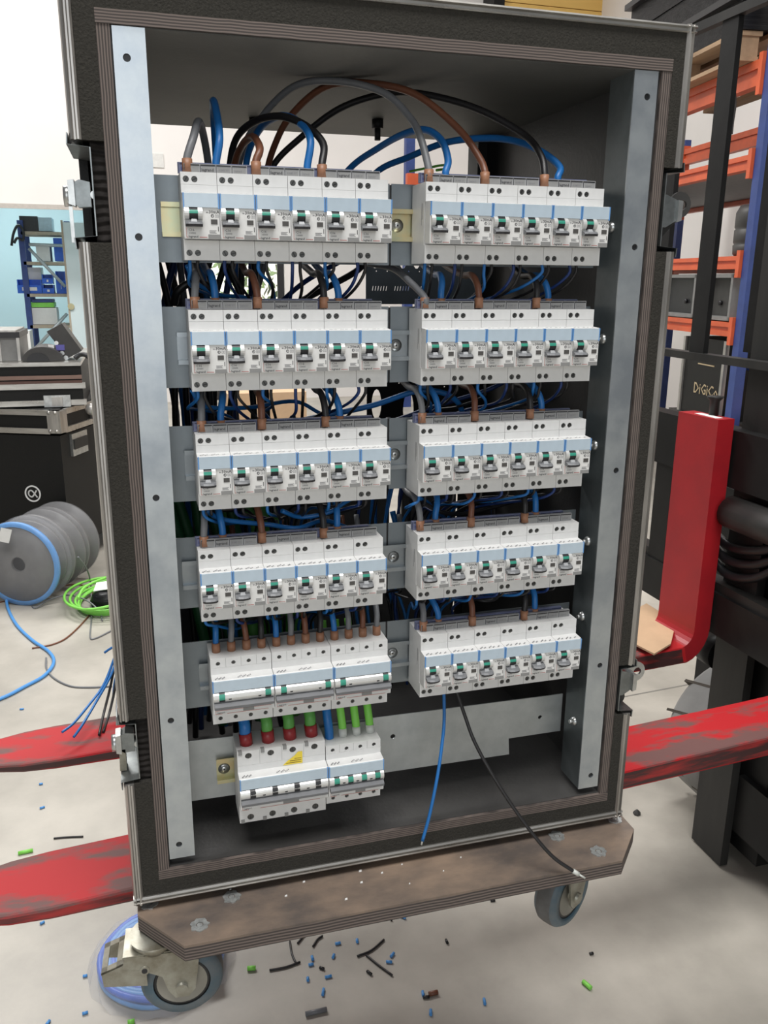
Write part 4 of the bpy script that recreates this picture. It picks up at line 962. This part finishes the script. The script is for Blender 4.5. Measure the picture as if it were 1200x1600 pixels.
for i, (s0, s1, m_, lb) in enumerate(((.10, .42, GREYL, 'grey open metal case on the rack shelf beside the blue upright'), (.46, .95, GREYD, 'dark equipment case on the rack shelf next to the grey one'))):
    t = thing('equipment_case', lb, 'case', R0 + ru * s0 + UP * 1.112)
    mb = MB(); f = .018
    for a0, a1, z0, z1 in ((s0, s1, 1.118, 1.118 + f), (s0, s1, 1.34 - f, 1.34), (s0, s0 + f, 1.118, 1.34), (s1 - f, s1, 1.118, 1.34)): rbox(mb, a0, a1, .0, .5, z0, z1)
    mb.build('rim', GREYL, t)
    rbox(MB(), s0 + f, s1 - f, .05, .5, 1.118 + f, 1.34 - f).build('recessed_face', GREYD if i == 0 else BLACKP, t)
    p = R0 + ru * (s0 + .17) + rn * .048 + UP * 1.20
    MB().lathe([(0, 0), (.012, 0), (.012, .012), (0, .012)], p, -rn, 14).build('socket', BLACKP, t)
bk = thing('console_flight_case', 'black case with gold lettering below the lowest orange beam', 'flight case', R0 + ru * .12 + UP * .62)
rbox(MB(), .10, .52, .01, .6, .62, 1.02).bevel(.006).build('body', BLACKCASE, bk)
for s in (.095, .505): rbox(MB(), s, s + .022, .0, .02, .62, 1.02).build('edge', ALU, bk)
MB().text('DiGiCo', .078, R0 + ru * .385 + rn * .008 + UP * .735, xd=-ru, zd=UP).build('lettering', GOLDP, bk)
rbox(MB(), .20, .36, .006, .01, .885, .891).build('gold_line', GOLDP, bk)
rbox(MB(), .04, .62, .0, .7, .58, .618).build('stand_board', GREYD, bk)
rbox(MB(), .06, .10, .0, .7, 0, .58).build('stand_leg', GREYD, bk); rbox(MB(), .56, .60, .0, .7, 0, .58).build('stand_leg', GREYD, bk)
og = thing('orange_tub', 'orange plastic tub behind the blue rack upright', 'tub', R0 - ru * .35 + UP * .0)
rbox(MB(), -.34, -.10, .02, .3, .35, .66).bevel(.02, 2).build('body', ORANGEP, og)
rbox(MB(), -.36, -.08, .0, .32, .0, .348).build('stand', GREYD, og)
wm = thing('white_machine', 'white and grey appliance standing beside the orange tub', 'appliance', R0 - ru * .35 + rn * .5)
rbox(MB(), -.45, -.06, .45, .9, 0, 1.10).bevel(.01).build('body', M('appliance_white', (.62, .63, .62), .5), wm)
for z0, z1 in ((.82, .95), (.98, 1.06), (.55, .76)): rbox(MB(), -.35, -.10, .44, .452, z0, z1).build('panel', GREYD, wm)
# far blue upright with orange beam seen through the case
q = pY(640, 230, 7.6)
fu = thing('far_rack', 'distant blue rack upright with short orange beam by the white wall', 'rack', (q.x, 7.6, 0))
MB().box((q.x - .045, 7.56, 0), (q.x + .045, 7.64, 2.9)).build('upright', BLUEP, fu)
z = pY(650, 283, 7.6).z
MB().box((q.x - .05, 7.5, z - .05), (q.x + .9, 7.56, z + .06)).build('beam', ORANGE, fu)
# cardboard boxes
def cbox(x0, x1, y0, y1, z0, z1, lb):
    t = thing('cardboard_box', lb, 'box', ((x0 + x1) / 2, (y0 + y1) / 2, z0), 'cardboard boxes')
    MB().box((x0, y0, z0), (x1, y1, z1)).bevel(.004).build('carton', CARD, t)
    MB().box((x0, (y0 + y1) / 2 - .025, z1), (x1, (y0 + y1) / 2 + .025, z1 + .001)).build('tape', SHELFW, t)
q = pZ(1140, 872, 0); cbox(q.x - .14, q.x + .14, q.y - .42, q.y - .2, 0, .30, 'cardboard box on the floor behind the red fork shank')
q = pY(470, 650, 3.2); cbox(q.x - .36, q.x + .03, 3.2, 3.6, q.z - .12, q.z + .12, 'cardboard box on a low stack behind the open case')
q2 = pY(470, 650, 3.2)
t = thing('low_bench', 'low pale bench under the cardboard box behind the case', 'bench', (q2.x - .15, 3.4, 0))
MB().box((q2.x - .45, 3.15, q2.z - .16), (q2.x + .10, 3.65, q2.z - .122)).build('top', SHELFW, t)
for xx in (-.43, .05):
    for yy in (3.17, 3.60): MB().box((q2.x + xx, yy, 0), (q2.x + xx + .04, yy + .04, q2.z - .16)).build('leg', STEEL, t)
# yellow boards high on the wall
A = pY(783, 0, 8.3); B = pY(998, 27, 8.3)
yb = thing('yellow_board_stack', 'stack of yellow boards high up against the white back wall', 'boards', (A.x, 8.2, B.z - .1))
for k in range(9):
    z0 = B.z - .40 + k * .135
    MB().box((A.x, 8.25, z0), (B.x - .02, 8.48, z0 + .127)).bevel(.006).build('board', YELLOW, yb)
for x in (A.x - .12, B.x - .02): MB().box((x, 8.2, B.z - .7), (x + .12, 8.5, B.z + .9)).build('end_frame', BLACKM, yb)
# tree outside the glazed door
def tree(cx, cy, label):
    t = thing('tree', label, 'tree', (cx, cy, 0)); mb = MB()
    for i in range(420):
        p = Vector((cx + max(-.5, min(.5, random.gauss(0, .4))), cy + random.uniform(-.4, .4), random.uniform(.2, 2.6))); u = Vector((random.uniform(-1, 1), random.uniform(-1, 1), random.uniform(-1, 1))).normalized(); v_ = u.orthogonal().normalized(); s_ = random.uniform(.05, .12)
        mb.quad([p, p + u * s_ + v_ * s_ * .5, p + u * s_ * 2, p + u * s_ - v_ * s_ * .5])
    o = mb.build('foliage', LEAF, t, recalc=False); o['kind'] = 'stuff'
    MB().tube([(cx, cy, 0), (cx + .03, cy, .9), (cx - .02, cy, 1.8)], [.06, .05, .03], 10).build('trunk', WOOD, t)
tree(.80, 10.4, 'leafy tree outside the glazed door, nearer the door hinge'); tree(2.3, 12.6, 'leafy tree further out beyond the glazed door')

# ================================================================== left: black flight cases, reels
FY = 2.95; fx = -.405
c1 = thing('black_flight_case', 'large black flight case with round white logo behind the cable reels', 'flight case', (fx, FY, 0))
MB().box((-1.45, FY, .10), (fx, 3.85, .632)).bevel(.004).build('body', BLACKCASE, c1)
MB().box((-1.45, FY, .64), (fx, 3.85, .745)).bevel(.003).build('lid', BLACKCASE, c1)
def alu(p, q, par, r=.014): # square-ish alu angle bar
    p = Vector(p); q = Vector(q); MB().box([min(a, b) - r for a, b in zip(p, q)], [max(a, b) + r for a, b in zip(p, q)]).bevel(.003).build('aluminium_edge', ALUH, par)
for z in (.652, .733):
    alu((-1.45, FY, z), (fx - .05, FY, z), c1, .012); alu((fx, FY + .05, z), (fx, 3.85, z), c1, .012)
mb = MB().box((fx - .045, FY - .014, .645), (fx + .008, FY + .01, .742)).box((fx - .02, FY - .01, .645), (fx + .014, FY + .05, .742)).bevel(.006, 2)
for z in (.655, .735):
    for x in (fx - .035, fx - .005): mb.lathe([(.008, 0), (.007, .004), (0, .006)], (x, FY - .014, z), (0, -1, 0), 10)
mb.build('corner_fitting', ALU, c1)
lt = MB().box((fx - .012, FY - .016, .52), (fx + .075, FY - .002, .640)).bevel(.004).build('latch_strip', ALU, c1) if False else None
lt = MB().box((fx - .005, FY + .08, .525), (fx + .012, FY + .22, .625)).bevel(.003).build('latch', STEEL, c1)
MB().box((fx + .012, FY + .09, .555), (fx + .018, FY + .21, .60)).build('latch_lever', GREYM, lt)
MB().box((fx + .002, FY + .28, .66), (fx + .012, FY + .75, .72)).build('handle_plate', GREYD, c1)
for x in (-1.3, fx - .08):
    for y in (FY + .06, 3.75):
        cst = MB().box((x - .03, y - .03, .085), (x + .03, y + .03, .10)).build('caster_plate', GREYL, c1); MB().cyl((x - .015, y, .045), (x + .015, y, .045), .045, n=20).build('caster_wheel', GREYD, cst)
# logo: ring + alpha
q = pY(44, 777, FY - .002); R_ = .038
lg = MB().prism(circ(q.x, q.z, R_, 36), 'y', FY - .003, FY - .001, [circ(q.x, q.z, R_ - .0065, 36)])
al = smooth_path([(q.x + .019, 0, q.z + .016), (q.x + .010, 0, q.z + .002), (q.x - .004, 0, q.z - .014), (q.x - .016, 0, q.z - .010), (q.x - .020, 0, q.z), (q.x - .016, 0, q.z + .011), (q.x - .004, 0, q.z + .014), (q.x + .010, 0, q.z - .002), (q.x + .020, 0, q.z - .016)], 6)
for i in range(len(al) - 1):
    a_, b_ = al[i], al[i + 1]; d = (b_ - a_).normalized(); n = Vector((-d.z, 0, d.x)) * .0034; e = d * .0006
    lg.quad([(a_ - e + n) + Vector((0, FY - .002, 0)), (b_ + e + n) + Vector((0, FY - .002, 0)), (b_ + e - n) + Vector((0, FY - .002, 0)), (a_ - e - n) + Vector((0, FY - .002, 0))])
lg.build('round_logo', WHITEP, c1)
c1.rotation_euler.z = math.radians(-24)
c2 = thing('slim_flight_case', 'slim aluminium-edged flight case lying on top of the black flight case', 'flight case', (-.9, 3.4, .745))
MB().box((-1.45, 3.05, .748), (-.30, 3.85, .925)).bevel(.003).build('body', BLACKCASE, c2)
for z in (.765, .838): alu((-1.45, 3.05, z), (-.30, 3.05, z), c2, .012)
MB().box((-1.45, 3.038, .868), (-.30, 3.05, .884)).build('wood_band', BROWNB, c2); MB().box((-1.45, 3.040, .848), (-.30, 3.05, .862)).build('wood_band', M('dark_brown_band', (.10, .05, .04), .6), c2)
MB().box((-1.45, 3.035, .925), (-.30, 3.85, .940)).bevel(.003).build('lid_rim', ALUH, c2)
q = pY(90, 630, 3.03)
lt = MB().box((q.x - .055, 3.026, q.z - .016), (q.x + .055, 3.040, q.z + .035)).bevel(.004).build('latch', STEEL, c2)
MB().box((q.x - .022, 3.018, q.z - .012), (q.x + .022, 3.027, q.z + .028)).bevel(.003).build('latch_lever', ALU, lt)
q = pY(143, 640, 3.03); MB().lathe([(.028, 0), (.026, .012), (.016, .02), (0, .022)], (q.x, 3.045, q.z), (0, -1, 0), 16).build('ball_corner', ALU, c2)
# on top: clear-sided box, lamp body, cable
zT = .941
t = thing('metal_box', 'small black-lidded box with bright metal edges on the slim flight case', 'box', (-.70, 3.2, zT))
x1 = pY(31, 540, 3.15).x
MB().box((-1.05, 3.15, zT), (x1, 3.45, zT + .10)).build('body', GREYL, t); MB().box((-1.06, 3.14, zT + .10), (x1 + .004, 3.46, zT + .125)).build('lid', BLACKP, t)
for xx in (x1 - .012, x1 - .09): MB().box((xx, 3.142, zT), (xx + .012, 3.152, zT + .10)).build('edge', ALU, t)
MB().box((-1.06, 3.138, zT + .125), (x1 - .01, 3.46, zT + .132)).build('rim', ALU, t)
t = thing('stage_lamp', 'dark grey stage lamp with tilted control panel on the slim flight case', 'stage lamp', (-.40, 3.3, zT))
xl = pY(35, 560, 3.12).x; xr = pY(100, 565, 3.12).x; xm = (xl + xr) / 2; hw = (xr - xl) / 2
arc = [(xm + hw * math.cos(math.pi * k / 12), zT + .0008 + .062 * math.sin(math.pi * k / 12)) for k in range(13)]; arci = [(xm - .02 + hw * .55 * math.cos(math.pi * k / 8), zT + .001 + .036 * math.sin(math.pi * k / 8)) for k in range(9)]
MB().prism(arc, 'y', 3.10, 3.30).build('yoke', GREYD, t); MB().prism(arci, 'y', 3.095, 3.11).build('yoke_hollow', BLACKP, t)
A = pY(88, 510, 3.18); B = pY(116, 554, 3.18); d = (B - A).normalized(); n = Vector((-d.z, 0, d.x)); 
mb = MB(); pr = [A - n * .045, B - n * .030, B + n * .04, A + n * .03]; mb.rings([[p + Vector((0, -.03, 0)) for p in pr], [p + Vector((0, .12, 0)) for p in pr]], smooth=False); hd = mb.bevel(.008, 2).build('head', GREYD, t)
def dot(u, v, r_, m_): q_ = pY(u, v, 3.148); MB().cyl(q_, q_ + Vector((0, .004, 0)), r_, n=14).build('button', m_, hd)
dot(88, 536, .009, PAPER); dot(97, 552, .010, STEEL); dot(103, 559, .010, STEEL); 
q = pY(94, 543, 3.147); MB().box((q.x - .018, q.y - .002, q.z - .012), (q.x + .018, q.y + .004, q.z + .012)).build('display', M('violet_display', (.10, .09, .35), .3), hd)
q = pY(80, 543, 3.146); MB().box((q.x - .012, q.y - .002, q.z - .012), (q.x + .012, q.y + .004, q.z + .012)).build('label', PAPER, hd)
tag(MB().tube(smooth_path([(pY(118, 572, 3.07).x, 3.07, zT + .0125), (pY(125, 566, 3.07).x, 3.075, zT + .028), (pY(134, 566, 3.07).x, 3.07, zT + .028), (pY(142, 572, 3.07).x, 3.07, zT + .0125)], 6), .011, 8).build('black_cable', BLACKP), 'black cable end lying beside the stage lamp', 'cable')
# cable reels lying side by side
def reel(c, ax, r_, wd, m_, label, blue):
    t = thing('cable_reel', label, 'cable reel', (c.x, c.y, 0), 'wrapped cable reels'); ax = Vector(ax).normalized()
    a = c - ax * wd / 2
    for h in (0, wd - .012):
        MB().lathe([(.03, h), (r_ - (.018 if blue else 0), h), (r_ - (.018 if blue else 0), h + .012), (.03, h + .012)], a, ax, 48).build('flange', M('reel_grey', (.15, .148, .148), .5) if 'reel_grey' not in bpy.data.materials else bpy.data.materials['reel_grey'], t)
        if blue and h == 0: MB().lathe([(r_ - .018, h - .003), (r_, h - .002), (r_, h + .014), (r_ - .018, h + .015), (r_ - .018, h - .003)], a, ax, 48).build('rim', BINB if False else CAB['skyblue'], t)
    MB().lathe([(r_ * .70, .012), (r_ * .72, wd * .3), (r_ * .71, wd * .6), (r_ * .70, wd - .012)], a, ax, 40).build('winding', m_, t)
    MB().lathe([(.0, -.006), (r_ * .5, -.012), (r_ * .96, -.008), (r_ + .004, .0), (r_ + .002, .014), (r_ * .86, wd * .32), (r_ * .82, wd * .5), (r_ * .88, wd * .72), (r_ + .001, wd - .014), (r_ + .003, wd), (r_ * .9, wd + .008), (0, wd + .006)], a, ax, 40).build('plastic_wrap', FILM2, t)
    return t
rax = Vector((.42, .90, 0)).normalized()
c0 = Vector((-.555, 2.63, .178))
rl = reel(c0, rax, .176, .10, CAB['skyblue'], 'plastic-wrapped cable reel with bright blue rim on the floor', True)
q = pY(10, 832, 2.585); MB().quad([q + Vector((-.03, -.028, -.025)), q + Vector((.012, -.047, -.032)), q + Vector((.03, -.055, .025)), q + Vector((-.012, -.036, .032))]).build('paper_label', PAPER, rl)
reel(c0 + rax * .125 + Vector((0, 0, -.002)), rax, .174, .10, CAB['grey'], 'plastic-wrapped grey cable reel between the blue-rimmed and the brown-edged reel', False)
reel(c0 + rax * .250 + Vector((0, 0, 0)), rax, .172, .10, CAB['brown'], 'plastic-wrapped cable reel nearest the black flight case', False)
def fcable(col, pts, r_, label, name='floor_cable', z=None, grp='cables lying on the floor'):
    P = [pZ(u, v, zz if zz else r_) for u, v, zz in pts]
    cable(name, col, P, r_, label, grp, n=8, sub=8, floor=True)
fcable('skyblue', [(15, 880, .13), (12, 915, .06), (11, 945, .01), (25, 975, 0), (50, 1000, 0), (76, 1018, 0), (84, 1035, 0), (70, 1055, 0), (40, 1072, 0), (0, 1092, 0), (-60, 1110, 0)], .006, 'thick bright blue cable running from the blue-rimmed reel across the floor')
fcable('brown', [(-20, 945, 0), (40, 932, 0), (95, 916, .02), (130, 915, .03), (148, 935, .01), (140, 960, 0), (110, 992, 0), (85, 1006, 0), (50, 1013, 0)], .0032, 'thin brown cable curling from the reels across the floor')
fcable('grey', [(45, 930, 0), (53, 950, 0), (75, 938, .02), (105, 930, .03), (135, 938, .03), (155, 955, .01), (160, 970, 0)], .0032, 'thin dark grey cable arched over the floor in front of the reels')
fcable('grey', [(122, 870, .20), (136, 890, .12), (142, 915, .03), (143, 965, 0), (141, 995, 0), (150, 997, 0), (175, 985, 0)], .0032, 'thin grey cable hanging from the far reel to the green coil')
fcable('grey', [(72, 1028, .01), (73, 1045, 0), (85, 1060, 0), (110, 1072, 0), (140, 1074, 0), (175, 1072, 0)], .0032, 'short grey cable end lying beside the thick blue cable')
# green coil
gc = pZ(160, 945, 0); tg = thing('green_cable_coil', 'loose coil of bright green cable on the floor by the case', 'cable coil', (gc.x, gc.y, 0))
for k in range(5):
    P = []; rx = .108 + .012 * k; ry = .135 + .014 * k
    for j in range(28):
        a_ = 2 * math.pi * j / 28
        P.append((gc.x + .02 + rx * math.cos(a_) + .01 * math.sin(k), gc.y + ry * math.sin(a_), .008 + .011 * k + .020 * max(0, math.sin(a_ + k * .5))))
    MB().tube(P, .0055, 8, closed=True).build('turn', CAB['brightgreen'], tg)
cable('green_cable_end', 'brightgreen', [pZ(u, v, z) for u, v, z in ((122, 935, .105), (130, 920, .115), (146, 910, .12), (165, 903, .12))], .0055, 'green cable end rising from the bright green coil', None)
bb = thing('black_bag', 'black bag with white paper inside the green cable coil', 'bag', (gc.x + .05, gc.y + .03, 0))
mb = MB(); mb.lathe([(0, 0), (.060, .0), (.068, .02), (.056, .05), (.03, .062), (0, .064)], (gc.x + .02, gc.y, .0), (0, 0, 1), 18); mb.build('body', WRAPB, bb)
MB().hexa([(gc.x - .03, gc.y, .06), (gc.x + .03, gc.y - .02, .072), (gc.x + .04, gc.y + .06, .078), (gc.x - .02, gc.y + .07, .072), (gc.x - .03, gc.y, .063), (gc.x + .03, gc.y - .02, .075), (gc.x + .04, gc.y + .06, .081), (gc.x - .02, gc.y + .07, .075)]).build('paper', PAPER, bb)
# wires hanging off the rear of the case over the far fork
for i, (col, pts) in enumerate((('blue', [(186, 1005, .60), (178, 1030, .59), (162, 1070, .56), (140, 1100, .52), (115, 1130, .47), (97, 1144, .45)]), ('blue', [(190, 1010, .60), (172, 1055, .57), (150, 1095, .53), (130, 1130, .48), (118, 1150, .455)]), ('black', [(182, 1025, .60), (172, 1075, .57), (162, 1115, .53), (155, 1150, .47)]), ('black', [(188, 1025, .61), (178, 1075, .58), (166, 1120, .54), (157, 1147, .48)]), ('navy', [(192, 1040, .6), (183, 1080, .58), (180, 1115, .55), (183, 1130, .53)]), ('blue', [(190, 1030, .62), (180, 1062, .61), (177, 1090, .60)]), ('blue', [(200, 1000, .62), (175, 1012, .62), (163, 1020, .62)]))):
    P_ = px3(pts)
    for p_ in P_: p_.z = max(p_.z, .5345)
    cable('hanging_wire', col, P_, .0024, f'thin {"black" if col == "black" else "blue"} wire hanging from the case rear over the far red fork', 'wires hanging from the case rear', n=6, cat='wire', fix=1)
# ================================================================== blue wire coil in plastic bag under the front caster
q = pZ(258, 1500, 0); cc = Vector((q.x - .005, q.y, 0))
co = thing('blue_wire_coil', 'coil of blue wire in clear plastic on the floor under the braked caster', 'wire coil', cc)
for k in range(10):
    rr = .082 + .0085 * (k % 5); z = .008 + .014 * (k // 5)
    MB().tube([cc + Vector((rr * math.cos(2 * math.pi * j / 36), rr * math.sin(2 * math.pi * j / 36), z + .002 * math.sin(j + k))) for j in range(36)], .0062, 8, closed=True).build('turn', CAB['skyblue'] if k % 3 else BINB, co)
mb = MB(); n = 30; R = []
for rad, z in ((.07, .036), (.10, .040), (.125, .030), (.134, .012), (.140, .001)):
    R.append([cc + Vector(((rad + .006 * math.sin(3.1 * j + z * 200)) * math.cos(2 * math.pi * j / n), (rad + .006 * math.sin(3.1 * j + z * 200)) * math.sin(2 * math.pi * j / n), z)) for j in range(n)])
mb.rings(R, cap=False).build('plastic_bag', FILM, co)
q = pZ(335, 1500, .035); MB().hexa([(q.x - .025, q.y - .03, .042), (q.x + .012, q.y - .03, .034), (q.x + .012, q.y + .03, .034), (q.x - .025, q.y + .03, .042), (q.x - .025, q.y - .03, .043), (q.x + .012, q.y - .03, .035), (q.x + .012, q.y + .03, .035), (q.x - .025, q.y + .03, .043)]).build('paper_tag', PAPER, co)
for u, v in ((563, 1361), (597, 1364), (628, 1351), (565, 1379), (640, 1381), (447, 1400), (541, 1405), (475, 1378), (693, 1361), (720, 1340), (918, 1281), (926, 1276), (360, 1390), (600, 1333)):
    q = pZ(u, v, BZ1); q.z = BZ1; mb = MB(); r_ = random.uniform(.0008, .0016)
    mb.hexa([(q.x - r_ * 1.6, q.y - r_, q.z + .0001), (q.x + r_, q.y - r_, q.z + .0001), (q.x + r_ * 1.4, q.y + r_, q.z + .0001), (q.x - r_, q.y + r_ * .8, q.z + .0001), (q.x - r_, q.y - r_ * .8, q.z + .0012), (q.x + r_ * .8, q.y - r_, q.z + .001), (q.x + r_, q.y + r_ * .7, q.z + .0013), (q.x - r_, q.y + r_ * .6, q.z + .001)])
    tag(mb.build('plastic_chip', PAPER), 'tiny white plastic chip lying on the brown wheel board', 'chip', 'white chips on the wheel board')
# ================================================================== offcuts on the floor
SN = [('blue', 66, 1262, .012, 20), ('blue', 64, 1225, .009, 0), ('blue', 133, 1525, .008, 0), ('blue', 133, 1583, .010, 5), ('blue', 34, 1108, .012, 0), ('blue', 66, 1442, .009, 30), ('blue', 75, 1598, .010, 60),
      ('blue', 528, 1474, .011, 0), ('blue', 558, 1470, .009, 80), ('blue', 488, 1497, .010, 90), ('blue', 486, 1507, .010, 0), ('blue', 521, 1494, .009, 60), ('blue', 481, 1530, .008, 80), ('blue', 513, 1526, .013, 0), ('blue', 505, 1550, .015, 70), ('blue', 613, 1492, .012, 40), ('blue', 608, 1503, .012, -20), ('blue', 630, 1433, .012, -50), ('blue', 587, 1428, .010, 40), ('blue', 617, 1422, .016, -60), ('blue', 661, 1553, .012, 80), ('blue', 757, 1565, .013, 75), ('blue', 673, 1582, .012, 70),
      ('black', 503, 1513, .010, -40), ('black', 577, 1520, .012, -60), ('black', 698, 1471, .010, 90), ('black', 770, 1407, .010, -10), ('black', 666, 1558, .012, -10), ('black', 924, 1490, .008, 0), ('brown', 677, 1553, .018, 0), ('brightgreen', 917, 1540, .020, -70), ('brightgreen', 40, 1332, .032, 5), ('brightgreen', 393, 1514, .016, -10), ('brightgreen', 205, 1598, .012, 0), ('grey', 494, 1582, .040, 0)]
for col, u, v, L_, a_ in SN:
    q = pZ(u, v, .0025); d = Vector((math.cos(math.radians(a_)), math.sin(math.radians(a_)), 0)) * L_ / 2
    r_ = .0044 if col in ('grey', 'brightgreen', 'brown') else .0028
    q.z = r_; cn = {'brightgreen': 'green'}.get(col, col)
    o = MB().cyl(q - d, q + d, r_, n=8).build('wire_offcut', CAB['skyblue' if col == 'blue' else col])
    tag(o, {'blue': 'tiny blue insulation offcut lying on the concrete floor', 'black': 'tiny black insulation offcut lying on the concrete floor', 'brown': 'short brown insulation offcut on the concrete floor', 'green': 'short green insulation offcut lying on the concrete floor', 'grey': 'thick grey insulation offcut on the concrete floor'}[cn], 'offcut', f'{cn} offcuts on the floor')
for pts in ([(558, 1494), (580, 1485), (600, 1468)], [(572, 1492), (590, 1507), (613, 1524)], [(421, 1516), (447, 1511), (469, 1503)], [(453, 1471), (456, 1490), (463, 1506)], [(465, 1474), (476, 1460), (488, 1446)], [(489, 1479), (496, 1468), (504, 1462)], [(600, 1424), (608, 1432), (612, 1438)], [(84, 1310), (105, 1308), (130, 1307)]):
    cable('wire_offcut', 'black', [pZ(u, v, .0025) for u, v in pts], .0022, 'thin curved black wire offcut lying on the concrete floor', 'curved black offcuts on the floor', n=6, sub=5, cat='offcut', floor=True)
q = pZ(995, 1272, 0)
mb = MB(); mb.lathe([(0, 0), (.009, 0), (.010, .004), (.006, .009), (.002, .013), (0, .013)], (q.x, q.y, 0), (0, 0, 1), 7, smooth=False); tag(mb.build('stone_chip', GREYD), 'small dark stone chip on the concrete floor', 'stone')

# ================================================================== side room contents
rs = thing('shelving_unit', 'blue-framed shelving unit full of bins in the side room', 'shelf', (-1.05, 9.9, 0))
SY = 9.6
xa = pY(40, 440, SY).x; xb = pY(112, 440, SY).x
for x in (xa, xb):
    for y in (SY, SY + .5): MB().box((x - .03, y, 0), (x + .03, y + .05, 1.9)).build('upright', BLUEP, rs)
SZ = [pY(70, v, SY).z for v in (362, 409, 459, 508, 550)]
for z in SZ: MB().box((xa, SY, z - .035), (xb + .05, SY + .55, z)).build('shelf_board', SHELFW, rs)
for (u0, v0), (u1, v1) in (((45, 382), (100, 384)), ((45, 388), (102, 448)), ((55, 545), (105, 490))):
    MB().cyl(pY(u0, v0, SY - .02), pY(u1, v1, SY - .02), .018, n=8).build('brace', GREYTUBE, rs)
def item(name, u0, v0, u1, v1, m_, label, cat, dep=.3, y=SY + .06, grp=None):
    a_ = pY(u0, v1, y); b_ = pY(u1, v0, y); a_.z = max([a_.z] + [z_ + .002 for z_ in SZ if z_ - .05 < a_.z < z_ + .05])
    b_.z = min([b_.z] + [z_ - .038 for z_ in SZ if z_ - .06 < b_.z < z_ + .03 and z_ > a_.z + .04])
    t = thing(name, label, cat, (a_.x, y, a_.z), grp)
    MB().box((a_.x, y, a_.z), (b_.x, y + dep, b_.z)).bevel(.01).build('body', m_, t); return t
def bin_(u0, v0, u1, v1, label):
    y = SY + .06; a_ = pY(u0, v1, y); b_ = pY(u1, v0, y); a_.z = max([a_.z] + [z_ + .002 for z_ in SZ if z_ - .05 < a_.z < z_ + .05]); t = thing('storage_bin', label, 'bin', (a_.x, y, a_.z), 'blue storage bins')
    h = b_.z - a_.z; mb = MB(); w_ = .012
    mb.box((a_.x, y + .02, a_.z), (b_.x, y + .13, a_.z + w_)).box((a_.x, y + .02, a_.z), (a_.x + w_, y + .13, b_.z)).box((b_.x - w_, y + .02, a_.z), (b_.x, y + .13, b_.z)).box((a_.x, y + .12, a_.z), (b_.x, y + .13, b_.z)).box((a_.x, y, a_.z), (b_.x, y + .02, a_.z + h * .6))
    mb.build('tub', BINB, t); MB().box((a_.x + .05, y - .002, a_.z + h * .2), (b_.x - .05, y, a_.z + h * .45)).build('label_card', PAPER, t)
item('speaker_box', 32, 338, 58, 362, BLACKP, 'black box on the top shelf of the side-room unit', 'box'); item('clear_tub', 61, 340, 80, 361, M('clear_tub', (.45, .58, .66), .4), 'pale clear tub on the top shelf in the side room', 'tub')
item('paper_carton', 58, 384, 77, 408, PAPER, 'white carton on the second shelf in the side room', 'carton'); item('blue_folder', 86, 372, 96, 408, BINB, 'blue folder standing on the second shelf in the side room', 'folder')
item('paper_carton', 47, 418, 63, 458, PAPER, 'white carton behind the long blue bin', 'carton', y=SY + .22)
bin_(28, 437, 64, 459, 'long blue bin on the third shelf in the side room'); bin_(67, 445, 84, 459, 'small blue bin next to the long one, lower of two'); bin_(66, 429, 82, 443.5, 'small blue bin stacked on another bin'); bin_(89, 424, 101, 459, 'tall blue bin beside the stacked small bins')
item('paper_carton', 49, 481, 88, 507, PAPER, 'white lettered carton under green cloth in the side room', 'carton')
item('green_cloth', 46, 473, 84, 480, CAB['brightgreen'], 'green folded cloth on the white carton', 'cloth'); item('blue_sheet', 50, 468, 82, 472.4, BLUEP, 'dark blue folded sheet above the green cloth', 'cloth')
item('white_sack', 14, 508, 45, 545, PAPER, 'white sack on the floor before the shelving unit', 'sack', y=SY - .45)
item('red_tool', 88, 538, 103, 549, M('red_tool_paint', (.55, .03, .03), .5), 'red tool on the lowest shelf in the side room', 'tool')
A = pY(93, 347, 9.2); B = pY(140, 562, 9.2)
dl = thing('door_2', None, None, (A.x, 9.2, 0)); dl['kind'] = 'structure'
MB().box((A.x + .02, 9.2, .02), (B.x + .25, 9.24, A.z)).build('door_leaf', TEALW, dl)
MB().box((A.x + .01, 9.195, .02), (A.x + .03, 9.245, A.z + .02)).build('door_edge', SHELFW, dl)
q = pY(111, 479, 9.19); MB().cyl((q.x, 9.18, q.z), (q.x, 9.2, q.z), .035, n=16).build('door_knob', GOLD, dl)
cl_ = thing('hanging_cable', 'dark cable hung over the blue shelving upright in the side room', 'cable', pY(26, 360, SY - .03))
MB().tube(smooth_path([pY(u, v, SY - .03) for u, v in ((18, 384), (21, 365), (28, 352), (36, 360), (36, 375), (27, 372), (22, 380))], 6), .014, 8).build('loop', BLACKP, cl_)
